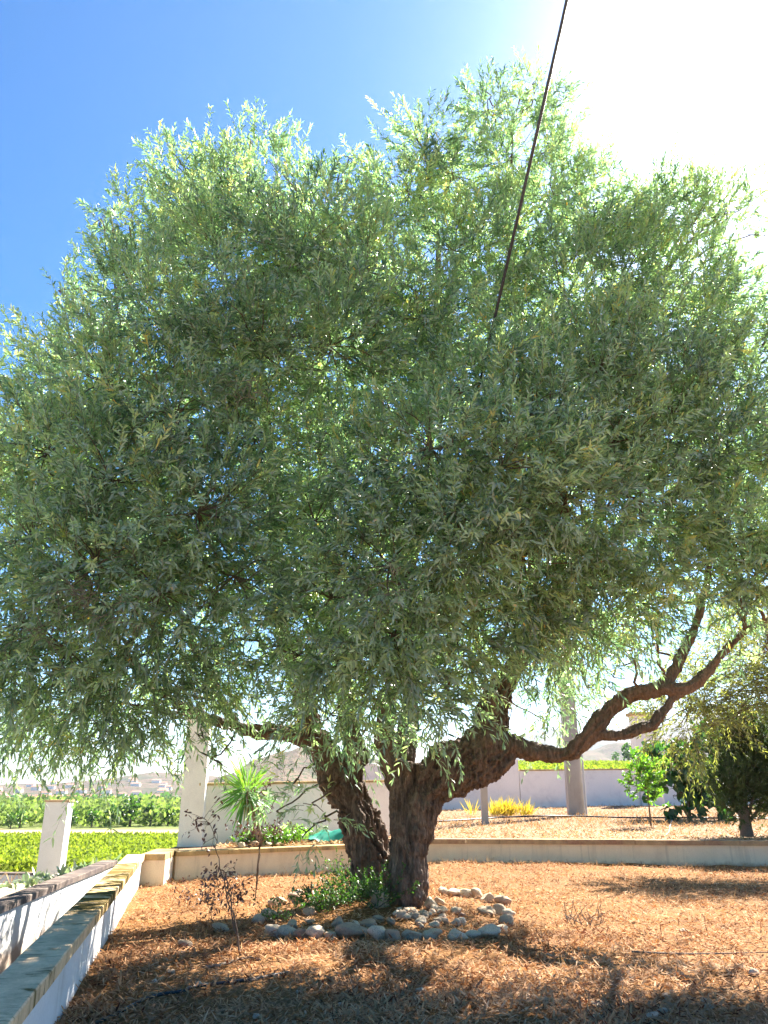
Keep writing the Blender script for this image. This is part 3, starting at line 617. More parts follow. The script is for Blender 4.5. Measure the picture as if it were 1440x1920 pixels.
# ------------------------------------------------------------------ the crown
# (px, py, depth, radius px, density, droop) : clumps of the crown
LOBES = [
 # skyline
 (520,345,7.8,92,1,0),(430,372,7.6,84,1,0),(350,372,7.6,80,1,0),(330,310,7.6,28,.5,-.1),(640,385,7.8,85,1,0),(715,405,7.9,66,1,0),(310,450,7.6,80,1,0),(220,420,7.7,30,.5,-.05),(250,400,7.6,50,.6,0),
 (245,530,7.5,75,1,0),(155,592,7.6,58,.9,0),(68,695,7.6,52,.9,.05),(128,720,7.4,85,1,.1),(5,820,7.5,78,1,.1),(-60,930,7.3,110,1,.2),
 (795,280,8.0,62,.8,-.1),(770,360,8,70,.9,0),(850,330,8.1,75,.8,0),(915,205,8.2,58,.6,-.1),(1000,185,8.2,58,.5,-.1),(960,290,8.2,85,.7,0),(1040,270,8.15,50,.5,0),(1040,370,8.1,90,.8,0),
 (1130,400,8.0,85,.8,0),(1215,385,8,70,.8,-.05),(1300,420,8,80,.8,0),(1365,390,8,48,.6,0),(1290,530,7.9,100,1,0),(1370,600,7.8,85,.8,.05),(1440,630,7.8,80,.8,0),(1400,760,7.6,110,1,.1),(1470,880,7.5,110,1,.1),(1400,960,7.7,95,.9,.2),(1460,1050,7.8,90,.8,.2),
 # sprays standing out of the skyline
 (322,285,7.4,16,1,-.3),(310,330,7.4,16,1,-.3),(205,395,7.6,14,1.2,-.1),(190,410,7.6,12,1.2,.1),(395,290,7.4,18,1,-.3),(470,262,7.4,18,1.1,-.3),(505,255,7.4,16,1,-.3),(110,545,7.4,16,1.1,-.2),(35,650,7.4,16,1.1,-.1),(1405,380,7.4,20,1.2,-.1),(1410,440,7.4,14,1,.1),(1230,355,7.4,16,1,-.3),(1120,325,7.4,14,1,-.2),(905,165,7.5,16,1,-.3),(1005,155,7.5,16,1.1,-.3),(1045,190,7.5,16,1,-.2),(780,240,7.4,16,1,-.3),(655,295,7.4,16,1,-.3),(1350,365,7.4,14,1,-.2),
 # front
 (420,480,6.9,120,1,0),(560,470,6.8,130,1,0),(690,510,6.9,120,1,0),(330,600,6.6,130,1,.1),(470,640,6.5,130,1,.1),(620,650,6.6,125,1,.1),(200,720,6.6,125,1,.15),(90,850,6.5,125,1,.2),
 (330,780,6.3,130,1,.2),(210,900,6.2,140,1,.25),(60,1010,6.4,130,1,.3),(790,600,7.1,115,1,.1),(740,730,7.2,100,.7,.2),(480,820,6.6,110,.8,.2),(370,960,6.2,130,1,.3),(180,1060,6.1,140,1,.35),
 (40,1170,6.5,120,1,.4),(300,1110,6.3,120,1,.4),(440,1080,6.5,105,.9,.4),(130,1220,6.5,110,1,.5),(250,1240,6.7,95,1,.5),(600,840,6.9,90,.6,.2),(590,980,6.5,95,.9,.3),(700,900,6.3,115,1,.25),
 (810,840,6.0,120,1,.2),(880,730,6.5,110,1,.1),(940,880,6.0,130,1,.25),(1060,940,6.2,120,1,.3),(860,1000,6.1,125,1,.35),(730,1060,6.2,120,1,.35),(980,1050,6.4,110,1,.4),(620,1120,6.5,100,1,.4),
 (740,1190,6.4,110,1,.5),(850,1160,6.5,105,1,.5),(640,1250,6.7,95,1,.6),(770,1300,6.8,75,.9,.7),(840,1290,6.8,65,.9,.7),(560,1230,6.9,80,.8,.6),(620,1340,7.0,60,.8,.9),(690,1360,7.1,45,.7,.9),(570,1320,7.2,50,.6,.8),
 (985,680,7.0,110,1,.05),(930,560,7.5,95,1,0),(1060,560,7.3,115,1,0),(1170,520,7.3,110,1,0),(1120,700,6.7,120,1,.1),(1240,640,7.0,120,1,.05),(1000,790,6.4,110,1,.15),(1150,830,6.6,115,1,.2),(1260,780,6.9,115,1,.15),(1340,700,7.2,95,.9,.1),(1330,870,7.1,105,1,.2),(1200,940,6.8,95,.9,.3),(1100,1060,6.9,80,.9,.4),(950,450,7.7,90,.9,0),(850,470,7.6,90,.9,0),
 # hanging lower edge
 (480,1250,7.4,60,.6,.8),(380,1240,7.3,70,.8,.8),(60,1290,6.9,85,1,.8),(160,1320,7.1,70,.9,.9),(250,1330,7.2,62,.9,.9),(330,1290,7.3,60,.9,.9),(20,1370,7.3,40,.8,.9),(85,1380,7.4,40,.8,.9),(240,1385,7.4,30,.7,1),(-10,1400,7.4,25,.6,1),(380,1380,7.4,22,.8,1.1),(395,1420,7.4,12,.5,1.2),(185,1385,7.3,28,.7,1),
 (550,1470,8.4,32,.5,.7),(590,1510,8.4,28,.45,.7),(520,1520,8.4,22,.3,.6),(575,1560,8.5,20,.3,.5),
 (1010,1140,7.2,70,.8,.6),(950,1180,7.1,60,.8,.6),(900,1240,7.2,50,.7,.7),
 # inner fill
 (540,1060,7.6,95,.8,.3),(490,1150,7.8,70,.7,.4),(600,1150,7.8,85,.8,.4),(560,850,7.6,100,.7,.2),(660,790,7.7,95,.7,.2),(350,1170,7.4,85,.8,.4),(450,1010,7.6,90,.8,.3),(1100,900,7.4,100,.7,.3),(940,1110,7.3,80,.7,.4),(680,1260,7.6,70,.7,.6),(230,1000,7.4,100,.7,.3),
 (560,700,7.5,110,.7,.1),(700,620,7.7,110,.7,.1),(520,930,7.5,85,.7,.2),(640,1010,7.5,95,.7,.3),(820,700,7.3,100,.8,.1),(900,960,7.2,105,.8,.3),(780,980,7.3,100,.8,.3),(1060,800,7.4,110,.8,.2),(1180,720,7.5,100,.8,.1),(400,700,7.4,110,.7,.1),(280,860,7.3,110,.7,.2),(140,960,7.3,110,.7,.2),(330,1000,7.3,110,.7,.3),(1260,860,7.6,110,.8,.2),(1000,1020,7.4,90,.8,.3),(720,1140,7.4,90,.7,.4),(420,540,7.6,110,.7,0),(620,500,7.7,100,.7,0),(1080,480,7.6,90,.6,0),
 # back
 (300,620,9.6,150,.6,.1),(600,600,10,180,.6,.1),(880,560,10,180,.6,.1),(1150,620,10,180,.6,.1),(150,850,9.5,160,.6,.2),(400,900,9.8,170,.6,.2),(700,830,10,170,.6,.2),(980,880,10,180,.6,.2),(1250,880,9.7,170,.6,.2),
 (220,1100,9.3,150,.7,.4),(450,1120,9.6,110,.4,.4),(700,1120,10,150,.6,.4),(950,1120,10,130,.7,.5),(1180,1080,9.6,110,.8,.5),(1320,1060,9.3,90,.8,.4),(1060,1200,9.8,75,.8,.8),(1130,1210,9.6,55,.7,.9),(1000,1290,10.2,52,.8,.8),(1020,1350,10.3,30,.6,.9),(960,1330,10.2,32,.6,.8),(1200,1170,9.3,45,.6,.9),(1110,1290,9.7,28,.3,.9),
 (350,1290,9,60,.6,.8),(270,1330,9,55,.6,.8),(600,1230,9.6,80,.6,.6),(820,1260,9.8,80,.6,.6),(1390,1130,8,60,.7,.4),(1080,1120,7.5,80,1,.6),(1030,1190,7.6,62,1,.7),(1150,1100,8.1,75,1,.6),(1240,1060,7.9,85,1,.4),(1210,1130,8.2,45,.7,.8),(1340,1000,7.8,85,1,.3),(1400,1060,8.0,80,.9,.3),(1330,1070,8.2,55,.8,.4),(1110,1180,8.3,50,.9,.8),(1160,1170,8.4,35,.7,.9),(1090,1250,9.4,42,.9,.9),(1040,1280,9.6,48,1,.8),(990,1240,9.4,50,1,.7),(1150,1270,9.5,22,.5,.9),
 (1440,1220,8,50,.6,.6),
]
def relayout(l):
    x, y, Y, r, dn, dr = l
    if x > 750 and y < 1000:
        if Y > 9: dn *= .25
        elif Y >= 7.6: Y = 7.3 + (Y - 7.6) * .3
    elif x > 950 and y < 1190 and 7.2 < Y < 9: Y = 6.9 + (Y - 7.2) * .3
    return (x, y, Y, r, dn, dr)
LOBES = [relayout(l) for l in LOBES]
def lobe_world(l):
    c = P(l[0], l[1], l[2]); return c, l[3] * mpp(c)
def foliage(lobes, leafmat, root, k=600, leafL=.095, leafW=.0175, nl=18, sL=(.17, .36), nodes=None, tone0=.44, name='crown', branch=True, top_tone=.07, srad=.0024):
    lf = MB(); sm = MB(); br = MB()
    zs = [lobe_world(l)[0][2] for l in lobes]; zlo, zhi = min(zs), max(zs)
    for li, l in enumerate(lobes):
        c, R = lobe_world(l); dens, dr = l[4] * ((1.4 if l[2] < 7.6 else (1.05 if l[2] < 9 else (.6 if l[1] > 1150 else .25))) if len(lobes) > 60 else 1), l[5]
        ns = max(3, int(26 * dens * (R / .6) ** 1.6)); nsh = max(6, int(k * R * R * dens))
        dirs = rand_dirs(ns); rad = R * (.25 + .75 * rng.random(ns) ** .55); sub = c + dirs * rad[:, None] * np.array([1, 1, .92])
        stone = rng.normal(size=ns) * .17
        if branch and nodes is not None:
            nd_ = nodes[0]; dd = ((nd_ - c) ** 2).sum(1) + np.where(nd_[:, 2] > c[2] + .3, 3.0, 0); j = dd.argmin()
            a = nd_[j]; mid = (a + c) / 2 + np.array([0, 0, .12 * np.linalg.norm(c - a)]); pp = catmull([a, mid, c], 5)
            pp[1:-1] += rng.normal(size=(len(pp) - 2, 3)) * .025
            r0 = min(nodes[1][j] * .7, .012 + .02 * R); br.tube(pp, np.linspace(r0, .007, len(pp)), 6, cap=False)
            for q in sub[::2]:
                m2 = (c + q) / 2 + rng.normal(size=3) * .05; p3 = catmull([c, m2, q], 3); br.tube(p3, np.linspace(.007, .0035, len(p3)), 4, cap=False)
        si = rng.integers(0, ns, nsh)
        base = sub[si] + rng.normal(size=(nsh, 3)) * (.09 + .05 * R)
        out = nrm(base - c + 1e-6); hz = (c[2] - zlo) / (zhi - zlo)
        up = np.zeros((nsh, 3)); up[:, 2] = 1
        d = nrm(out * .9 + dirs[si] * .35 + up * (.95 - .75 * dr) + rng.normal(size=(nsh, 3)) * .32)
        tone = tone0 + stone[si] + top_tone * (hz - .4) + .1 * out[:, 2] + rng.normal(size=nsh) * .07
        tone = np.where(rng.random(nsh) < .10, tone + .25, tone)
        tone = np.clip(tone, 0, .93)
        dro = np.clip(dr * .5 + .03 + .15 * rng.normal(size=nsh), -.1, 1.4)
        Ls = rng.uniform(sL[0], sL[1], nsh) * (1 + .4 * min(dr, 1))
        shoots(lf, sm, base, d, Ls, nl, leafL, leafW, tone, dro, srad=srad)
    # a few old yellow leaves
    t = np.concatenate(lf.t); t[rng.random(len(t)) < .004] = 1.0
    o = 0
    for i in range(len(lf.t)): lf.t[i] = t[o:o + len(lf.t[i])]; o += len(lf.t[i])
    lf.build(name, leafmat, root); sm.build('twigs', M_twig, root)
    if branch: br.build('branches', M_twig, root, smooth=True)
    print(name, 'leaves', sum(len(f) for f in lf.f) // 3)
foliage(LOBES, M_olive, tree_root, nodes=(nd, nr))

# a knot of bare dead twigs in the lower left of the crown
for (x, y, Y, n_t, Lr) in [(150, 1120, 5.75, 26, .32), (80, 1190, 5.8, 16, .3), (740, 1100, 5.7, 14, .25), (460, 740, 5.95, 12, .3), (230, 1150, 5.7, 12, .3)]:
    c = P(x, y, Y); mb = MB()
    for i in range(n_t):
        a = c + rng.normal(size=3) * .06; d = nrm(rng.normal(size=3) * np.array([1, .5, .3]) + np.array([0, -.2, -.9])); Lq = Lr * rng.uniform(.6, 1.3)
        d0 = nrm(rng.normal(size=3) * np.array([1, .5, .4]) + np.array([0, 0, .3]))
        mb.tube(catmull([a, a + d0 * Lq * .35, a + d0 * Lq * .45 + d * Lq * .4, a + d0 * Lq * .5 + d * Lq], 4), np.linspace(.0032, .0012, 13), 4, cap=False)
    mb.build('dead_twigs', M_deadwood, tree_root)

# olives hanging in the front of the crown
bm = bmesh.new(); bmesh.ops.create_uvsphere(bm, u_segments=10, v_segments=7, radius=.0105)
for v in bm.verts: v.co.z *= 1.35
fm = bpy.data.meshes.new('olive'); bm.to_mesh(fm); bm.free(); fm.materials.append(M_fruit)
for p_ in fm.polygons: p_.use_smooth = True
front = [l for l in LOBES if l[2] < 7.3 and l[1] > 550 and 40 < l[0] < 1300 and l[1] < 1360]
for i in range(96):
    l = front[i % len(front)]; c, R = lobe_world(l); d = nrm(np.array([rng.normal() * .6, -1.0, rng.normal() * .5 - .1])); p = c + d * R * rng.uniform(.95, 1.2)
    o = bpy.data.objects.new('olive', fm); COL.objects.link(o); o.parent = tree_root; o.location = Vector(p) - tree_root.location
    o.scale = (rng.uniform(.85, 1.15),) * 3; o.rotation_euler = (rng.normal() * .3, rng.normal() * .3, 0)

# ------------------------------------------------------------------ cable
cp = [P(1085, -120, 4.2), P(1063, 0, 4.5), P(1020, 190, 4.95), P(978, 375, 5.5), P(945, 520, 6.0), P(920, 630, 6.4), P(890, 760, 7.1), P(860, 880, 7.9)]
pp = catmull(cp, 6); ext = pp[0] + (pp[0] - pp[3]) * 6
mb = MB(); mb.tube(np.vstack([[ext], pp]), .015, 10); tag(mb.build('cable', M_cable, smooth=True), 'dark overhead cable running down from the sky into the olive crown', 'cable')

# ------------------------------------------------------------------ litter of dead leaves and straw
def scatter(name, n, xy, zf, m, Ls, Ws, tone, lift=.02, tilt=.35, droopv=.1):
    x, y = xy; N_ = len(x); z = zf(x, y); mb = MB()
    a = rng.random(N_) * 2 * pi; el = rng.normal(size=N_) * tilt
    d = np.stack([np.cos(a) * np.cos(el), np.sin(a) * np.cos(el), np.abs(np.sin(el))], 1)
    n_ = nrm(np.stack([rng.normal(size=N_) * .5, rng.normal(size=N_) * .5, np.ones(N_)], 1))
    b = np.stack([x, y, z + rng.random(N_) * lift], 1)
    add_leaves(mb, b, d, n_, Ls, Ws, tone, droop=droopv * rng.normal(size=N_)); return mb.build(name, m)
def bed_pts(n, ymin=4.2, ymax=14.6, p=1.6):
    y = ymin + (ymax - ymin) * rng.random(n) ** p; x0 = np.maximum(WALL(y) + .02, -3.08); x1 = .62 * y + 1.6
    x = x0 + (x1 - x0) * rng.random(n)
    yb = np.where(x < -.45, 11.3 + (x + 2.8) * .616, 14.0 - .088 * (x + .3)); ok = y < yb - .02
    return x[ok], y[ok]
xy = bed_pts(190000)
_m = fbm(np.stack([xy[0] * 1.7, xy[1] * 1.7, 0 * xy[0]], 1), 4, 333); _k = rng.random(len(_m)) < np.clip(.7 + 1.1 * _m, .34, 1); xy = (xy[0][_k], xy[1][_k]); q = np.stack([xy[0], xy[1], 0 * xy[0]], 1)
patch = fbm(q * .7, 3, 200); ton = np.clip(.42 + .2 * patch + .22 * fbm(q * 2.3, 3, 260) + .27 * rng.normal(size=len(q)), 0, 1)
tag(scatter('leaf_litter', 0, xy, gz, M_straw, .035 + .05 * rng.random(len(q)) ** 1.5, .005 + .009 * rng.random(len(q)) ** 1.5, ton, .025), 'reddish brown fallen olive leaves and straw covering the bed', 'leaf litter', kind='stuff')
n = 46000; y = 12.6 + 17.5 * rng.random(n) ** 1.5; x = -2.5 + (rng.random(n)) * (.55 * y + 6.5)
wl = np.interp(x, [-3.2, .0, .01, 14], [11.7, 13.2, 14.45, 13.2]); ok = y > wl; x, y = x[ok], y[ok]
tag(scatter('straw_litter', 0, (x, y), tz, M_hay, .06 + .07 * rng.random(len(x)), .010 + .010 * rng.random(len(x)), np.clip(.5 + .25 * rng.normal(size=len(x)), 0, 1), .03), 'pale dry straw and grass lying over the upper terrace', 'straw', kind='stuff')

def grass_tuft(mb, c, n, hgt, spread, w=.004, tone=.5, lean=.5):
    base = np.array(c) + np.column_stack([rng.normal(size=(n, 2)) * spread, np.zeros(n)])
    d = nrm(np.column_stack([rng.normal(size=(n, 2)) * lean, np.ones(n)]))
    add_leaves(mb, base, d, rand_dirs(n), hgt * (.5 + .6 * rng.random(n)), w, np.clip(tone + .15 * rng.normal(size=n), 0, 1), droop=.15)
# dry standing grass along walls and in the bed
mb = MB()
for i in range(420):
    x, y = rng.uniform(-3, 7), 0
    if rng.random() < .5: 
        y = (13.85 - .088 * x if x > -.3 else 11.2 + (x + 2.8) * .616 - .1) - abs(rng.normal()) * .25
    else: y = rng.uniform(4.5, 13)
    if x < WALL(y) + .1: x = WALL(y) + .1 + rng.random() * .3
    grass_tuft(mb, (x, y, float(gz(np.array([x]), np.array([y]))[0])), rng.integers(2, 7), rng.uniform(.07, .2), .05, .0035, .75, .6)
tag(mb.build('dry_grass', M_hay), 'thin bleached grass stalks standing up through the leaf litter', 'grass', kind='stuff')
mb = MB()
for i in range(900):
    x = rng.uniform(.5, 16); y = rng.uniform(18.5, 30)
    if y > 20.5 + (x) * .75: continue
    grass_tuft(mb, (x, y, float(tz(np.array([x]), np.array([y]))[0])), 8, rng.uniform(.1, .28), .12, .012, .6, .6)
tag(mb.build('terrace_grass', M_hay), 'tawny dry grass growing below the far boundary wall', 'grass', kind='stuff')

# ------------------------------------------------------------------ stones
STONES = []
def stone_mesh(seed, sub=3, flat=.7, rough=.34):
    bm = bmesh.new(); bmesh.ops.create_icosphere(bm, subdivisions=sub, radius=1)
    co = np.array([v.co[:] for v in bm.verts]); n = fbm(co * .9 + seed * 7.3, 3, seed); n2 = fbm(co * 3 + seed, 2, seed + 5)
    rs = np.random.default_rng(seed); ax = 1 + rs.uniform(-.18, .18, 3)
    # a few flattened facets so the stones look river-worn but not round
    for kf in range(5):
        dv = rs.normal(size=3); dv /= np.linalg.norm(dv); h = co @ dv; lim = rs.uniform(.45, .75); co = np.where((h > lim)[:, None], co - dv * ((h - lim) * .8)[:, None], co)
    co = co * (1 + rough * n + .04 * n2)[:, None] * ax * np.array([1, .85, flat])
    for v, c in zip(bm.verts, co): v.co = c
    me = bpy.data.meshes.new('stone'); bm.to_mesh(me); bm.free(); me.materials.append(M_stone)
    for p_ in me.polygons: p_.use_smooth = True
    return me
for s_ in range(14): STONES.append(stone_mesh(s_ + 1))
def stone(px, py, wpx, label, cat='stone', group=None, sink=.35, asp=1.0, zf=gz, z=None, name='ring_stone'):
    g = G(px, py, 0)
    for _ in range(4):
        zz = float(zf(np.array([g[0]]), np.array([g[1]]))[0]) if z is None else z; g = G(px, py, zz)
    rw = wpx * mpp(g) / 2 * .98
    o = bpy.data.objects.new(name, random.choice(STONES)); COL.objects.link(o)
    y = g[1] + rw * .55; zz = float(zf(np.array([g[0]]), np.array([y]))[0]) if z is None else z
    o.location = (g[0] * y / g[1], y, zz + rw * .62 * asp * (1 - sink) + .006)
    o.scale = (rw, rw * random.uniform(.85, 1.05), rw * asp * .85); o.rotation_euler = (random.uniform(-.15, .15), random.uniform(-.12, .12), random.choice((0, pi)) + random.uniform(-.35, .35))
    return tag(o, label, cat, group)
FR = [(510,1756,33,'leftmost pale stone of the front row of the ring'),(537,1759,34,'grey rounded stone second from the left in the front row of the ring'),(566,1762,36,'dark flat stone third from the left in the front row of the ring'),(591,1764,36,'low brownish stone fourth from the left in the front row of the ring'),(621,1764,32,'stone fifth from the left in the front row, left of the long one'),(663,1764,56,'long low oval stone in the front row of the ring'),(708,1765,38,'rounded stone touching the right side of the pair ahead of the trunk'),(734,1766,32,'stone right of its twin below the olive trunk in the front row'),(771,1768,42,'pale domed stone in the front row below the trunk right edge'),(813,1767,46,'broad blocky stone in the front row right of the domed one'),(857,1765,42,'reddish brown round stone in the front row of the ring'),(890,1762,32,'low flat stone right of the reddish stone in the ring'),(918,1760,38,'pale oblong stone where the ring starts to bend at right'),(938,1750,28,'stone tucked in the right bend of the ring, lower outer one'),(950,1738,30,'outermost stone on the right bend of the ring'),(955,1724,26,'small stone on the right bend above the outermost one'),(936,1716,36,'upper whitish stone on the right side of the ring'),(914,1718,36,'large pale stone inside the right side of the ring'),(944,1700,32,'tall pale stone high on the right side of the ring'),(917,1693,36,'large whitish stone at the back right of the ring'),(893,1685,24,'small stone left of the large whitish one in the back of the ring'),(873,1681,28,'flat stone in the back of the ring, right of the dark ones'),(852,1680,24,'brownish stone in the back of the ring behind the pebbles'),(831,1679,24,'dark stone at the left end of the back right arc of the ring')]
for a in FR: stone(a[0], a[1], a[2], a[3], asp=random.uniform(.9, 1.15))
LF = [(484,1734,30,'sharp whitish stone standing at the far left of the ring',1.3),(503,1717,22,'small stone on the left arc above the sharp white one',1),(511,1703,22,'small stone on the upper left arc of the ring',1),(526,1697,26,'stone on the upper left arc beside the sagging weeds',1),(549,1694,36,'round pale stone on the back left of the ring',1.1),(562,1682,24,'small stone at the top of the back left arc',1),(512,1724,20,'little dark stone inside the left arc',1),(578,1716,24,'lone round stone inside the ring left of the trunk',1.1),(548,1744,28,'pale stone just inside the front left of the ring',1.2),(580,1734,26,'half buried flat stone inside the front left of the ring',.7),(635,1744,38,'squarish grey stone inside the ring behind the long one',1.2),(666,1741,22,'small round stone right of the squarish one inside the ring',1.1),(688,1740,32,'flat pale stone inside the ring ahead of the trunk',.9),(711,1731,20,'small stone directly ahead of the left edge of the trunk',1),(733,1736,20,'small smooth stone ahead of the trunk middle',1),(712,1716,36,'large rounded stone leaning on the left foot of the trunk',1.3),(807,1706,34,'round pale stone leaning on the right foot of the trunk',1.4),(822,1700,26,'dark stone behind the round one at the right foot of the trunk',1.2)]
for a in LF: stone(a[0], a[1], a[2], a[3], asp=a[4])
for i in range(46):
    x = rng.uniform(742, 868); y = 1718 + (x - 742) * -.02 + rng.uniform(-8, 26) * (1 if x > 775 else .5)
    if x < 800 and y < 1716: y = 1718
    stone(x, y, rng.uniform(11, 22), 'small pale pebble heaped against the front of the olive trunk inside the ring', 'pebble', 'pebbles heaped by the trunk', asp=1.1, sink=.25, name='pebble')
SC = [(345,1782,32,'flat pale rock lying in the shade left of the ring'),(340,1794,17,'small white pebble just below the flat rock left of the ring'),(320,1826,15,'white pebble between the stained wall and the fallen branch'),(373,1850,18,'grey lump beside the black pipe'),(412,1748,30,'low flat rock in the litter near the withered saplings'),(290,1843,13,'tiny pale stone closest to the middle of the stained wall'),(1262,1864,15,'white stone in the right litter, upper of the close pair'),(1250,1874,16,'white stone in the right litter, lower of the close pair'),(1280,1749,16,'pale stone in the shade band right of the ring'),(1388,1818,18,'round grey stone near the right frame edge, upper one'),(1414,1830,22,'pale round stone near the right frame edge, lower one'),(1120,1889,26,'flat stone half buried in the litter at bottom right'),(1118,1913,26,'low grey stone at the bottom edge right of the middle'),(1246,1905,22,'flat white stone near the bottom edge at right'),(1330,1893,22,'pale flat stone near the bottom edge, rightmost but one'),(1225,1919,34,'broad buried stone on the bottom edge at right'),(790,1864,20,'flat grey stone in the sunny litter in front of the ring'),(1320,1878,14,'small white stone right of the close white pair'),(480,1912,20,'half buried stone near the bottom edge left of the middle'),(560,1865,14,'small stone in the sunlit streak in front of the ring'),(640,1890,15,'small stone in the litter near the bottom middle'),(1185,1840,12,'tiny white pebble by the long thin stick'),(1015,1768,13,'tiny pebble just right of the ring'),(1035,1756,12,'tiny grey pebble a little right of the ring')]
for a in SC: stone(a[0], a[1], a[2], a[3], sink=.55, asp=.8, name='loose_stone')

# ------------------------------------------------------------------ sticks, pipes
def ground_tube(name, pts, rad, m, label, cat, zf=gz, lift=.01, taper=True, seg=7, wob=0):
    q = []
    for p in pts:
        g = G(p[0], p[1], 0)
        for _ in range(5): g = G(p[0], p[1], float(zf(np.array([g[0]]), np.array([g[1]]))[0]))
        q.append(g + np.array([0, 0, lift + (p[2] if len(p) > 2 else 0)]))
    pp = catmull(q, 6)
    if wob: pp = pp + rng.normal(size=pp.shape) * wob
    mb = MB(); mb.tube(pp, np.linspace(rad, rad * (.4 if taper else 1), len(pp)), seg); return tag(mb.build(name, m, smooth=True), label, cat)
ground_tube('irrigation_pipe', [(150,1935),(218,1905),(265,1880),(300,1868),(340,1862),(365,1853),(420,1846),(480,1838),(540,1826)], .009, M_black, 'thin black irrigation pipe half sunk in the litter at bottom left', 'pipe', taper=False)
ground_tube('irrigation_pipe', [(800,1545),(860,1542),(930,1537),(1010,1534),(1080,1534),(1180,1537),(1300,1537),(1440,1539),(1560,1541)], .02, M_black, 'long black irrigation pipe lying across the upper terrace', 'pipe', zf=tz, lift=.05, taper=False)
ground_tube('fallen_branch', [(378,1816),(415,1812),(445,1802),(470,1798),(490,1803)], .011, M_deadwood, 'pale bent fallen branch in the shade in front of the ring at left', 'branch', wob=.003)
ground_tube('fallen_branch', [(470,1842),(495,1836),(520,1828)], .007, M_deadwood, 'short pale twig beside the end of the black pipe', 'branch')
ground_tube('fallen_branch', [(1185,1793),(1240,1796),(1300,1797),(1370,1796),(1440,1794),(1500,1792)], .007, M_deadwood, 'long thin straight stick lying at the right edge of the bed', 'branch', lift=.03)
ground_tube('fallen_branch', [(500,1745,.02),(520,1768,.03),(545,1792)], .008, M_deadwood, 'thin pale stick leaning across the front left of the ring', 'branch')
ground_tube('string', [(1262,1534),(1256,1552),(1254,1562),(1245,1570)], .012, M_string, 'loose pale string hanging across the terrace above the brown coping', 'string', zf=tz, lift=.02)
mb = MB()
for i in range(22):
    g = G(rng.uniform(1060, 1135), rng.uniform(1722, 1738), 0); d = nrm(np.array([rng.normal() * .8, rng.normal() * .4, 1.0])); Lq = rng.uniform(.08, .22)
    mb.tube(catmull([g, g + d * Lq * .5 + rng.normal(size=3) * .015, g + d * Lq], 4), np.linspace(.005, .002, 9), 5)
tag(mb.build('dry_stump', M_deadwood), 'cluster of cut dry stems sticking out of the litter right of the ring', 'dry stems')

# ------------------------------------------------------------------ plants
def small_tree(name, label, base, top_pts, trunk_r, lobes, lm, cat='tree', group=None, k=300, leafL=.05, leafW=.02, nl=12, sL=(.1, .2), bm_=None, tone0=.5, crown='crown', srad=.002):
    root = empty(name, base, label, cat, group)
    mb = MB(); pts = catmull([base] + top_pts, 5); rr = np.linspace(trunk_r, trunk_r * .45, len(pts)); mb.tube(pts, rr * (1 + .08 * fbm(pts * 8, 2, 3)), 12)
    mb.build('trunk', bm_ or M_twig, root, smooth=True)
    foliage(lobes, lm, root, k=k, leafL=leafL, leafW=leafW, nl=nl, sL=sL, nodes=(pts, rr), tone0=tone0, name=crown, srad=srad); return root
# second olive at right behind
b = np.array([P(1600, 1500, 12.5)[0], 12.9, .1])
b[1] = 14.9; b[2] = .34; b[0] = P(1590, 1500, 14.9)[0]
small_tree('olive_tree', 'smaller olive tree with yellowish leaves hanging in front of the fig and conifer at right', b, [P(1570, 1440, 14.6), P(1540, 1350, 14.3), P(1500, 1270, 14)], .16,
  [(1290,1335,13,62,1,.6),(1250,1350,12.8,40,.9,.7),(1305,1375,12.8,38,1,.7),(1340,1360,12.8,34,.8,.7),(1370,1305,13,60,1,.5),(1440,1290,13,60,1,.5),(1290,1285,13.2,55,.8,.3),(1350,1240,13.2,70,.8,.2),(1430,1220,13.2,80,.9,.2),(1500,1260,13.5,80,1,.3),(1390,1325,12.8,30,.8,.7),(1240,1320,13,35,.6,.5),(1520,1180,13.5,100,1,.1)],
  M_olive2, k=330, leafL=.095, leafW=.02, nl=18, sL=(.3, .5), bm_=M_bark, tone0=.5, srad=.004)
# citrus sapling
b = np.array([P(1219, 1532, 19)[0], 19.0, 0]); b[2] = float(tz(np.array([b[0]]), np.array([19.0]))[0])
small_tree('citrus_sapling', 'small bright green citrus sapling on a thin stem below the white pillar', b, [P(1216, 1500, 19), P(1213, 1450, 19)], .022,
  [(1213,1455,19,22,1,0),(1195,1440,19,16,.8,0),(1228,1440,19,18,.9,0),(1205,1475,19,20,1,.1),(1225,1468,19,16,1,.1),(1215,1495,19,10,.6,.3),(1186,1462,19,9,.6,.2),(1200,1425,19,9,.5,-.1)], M_citrus, 'sapling', k=520, leafL=.1, leafW=.045, nl=10, sL=(.12, .22))
# fig
b = np.array([P(1290, 1512, 22)[0], 22.0, 0]); b[2] = float(tz(np.array([b[0]]), np.array([22.0]))[0])
small_tree('fig_bush', 'dark green fig bush with broad leaves in front of the boundary wall', b, [P(1290, 1480, 22), P(1288, 1440, 22)], .05,
  [(1240,1425,22,30,1,.2),(1290,1420,22,38,1,.2),(1330,1430,22,40,1,.2),(1250,1465,21.8,18,.8,.4),(1262,1492,21.5,16,.9,.5),(1300,1465,22,30,1,.4),(1330,1480,22,26,1,.4),(1306,1495,21.8,15,1,.6),(1225,1455,22,14,.6,.3),(1345,1405,22,30,1,.1),(1330,1500,21.8,14,.8,.5),(1235,1480,22,10,.5,.5)],
  M_fig, 'bush', k=130, leafL=.26, leafW=.2, nl=8, sL=(.2, .4), srad=.006)
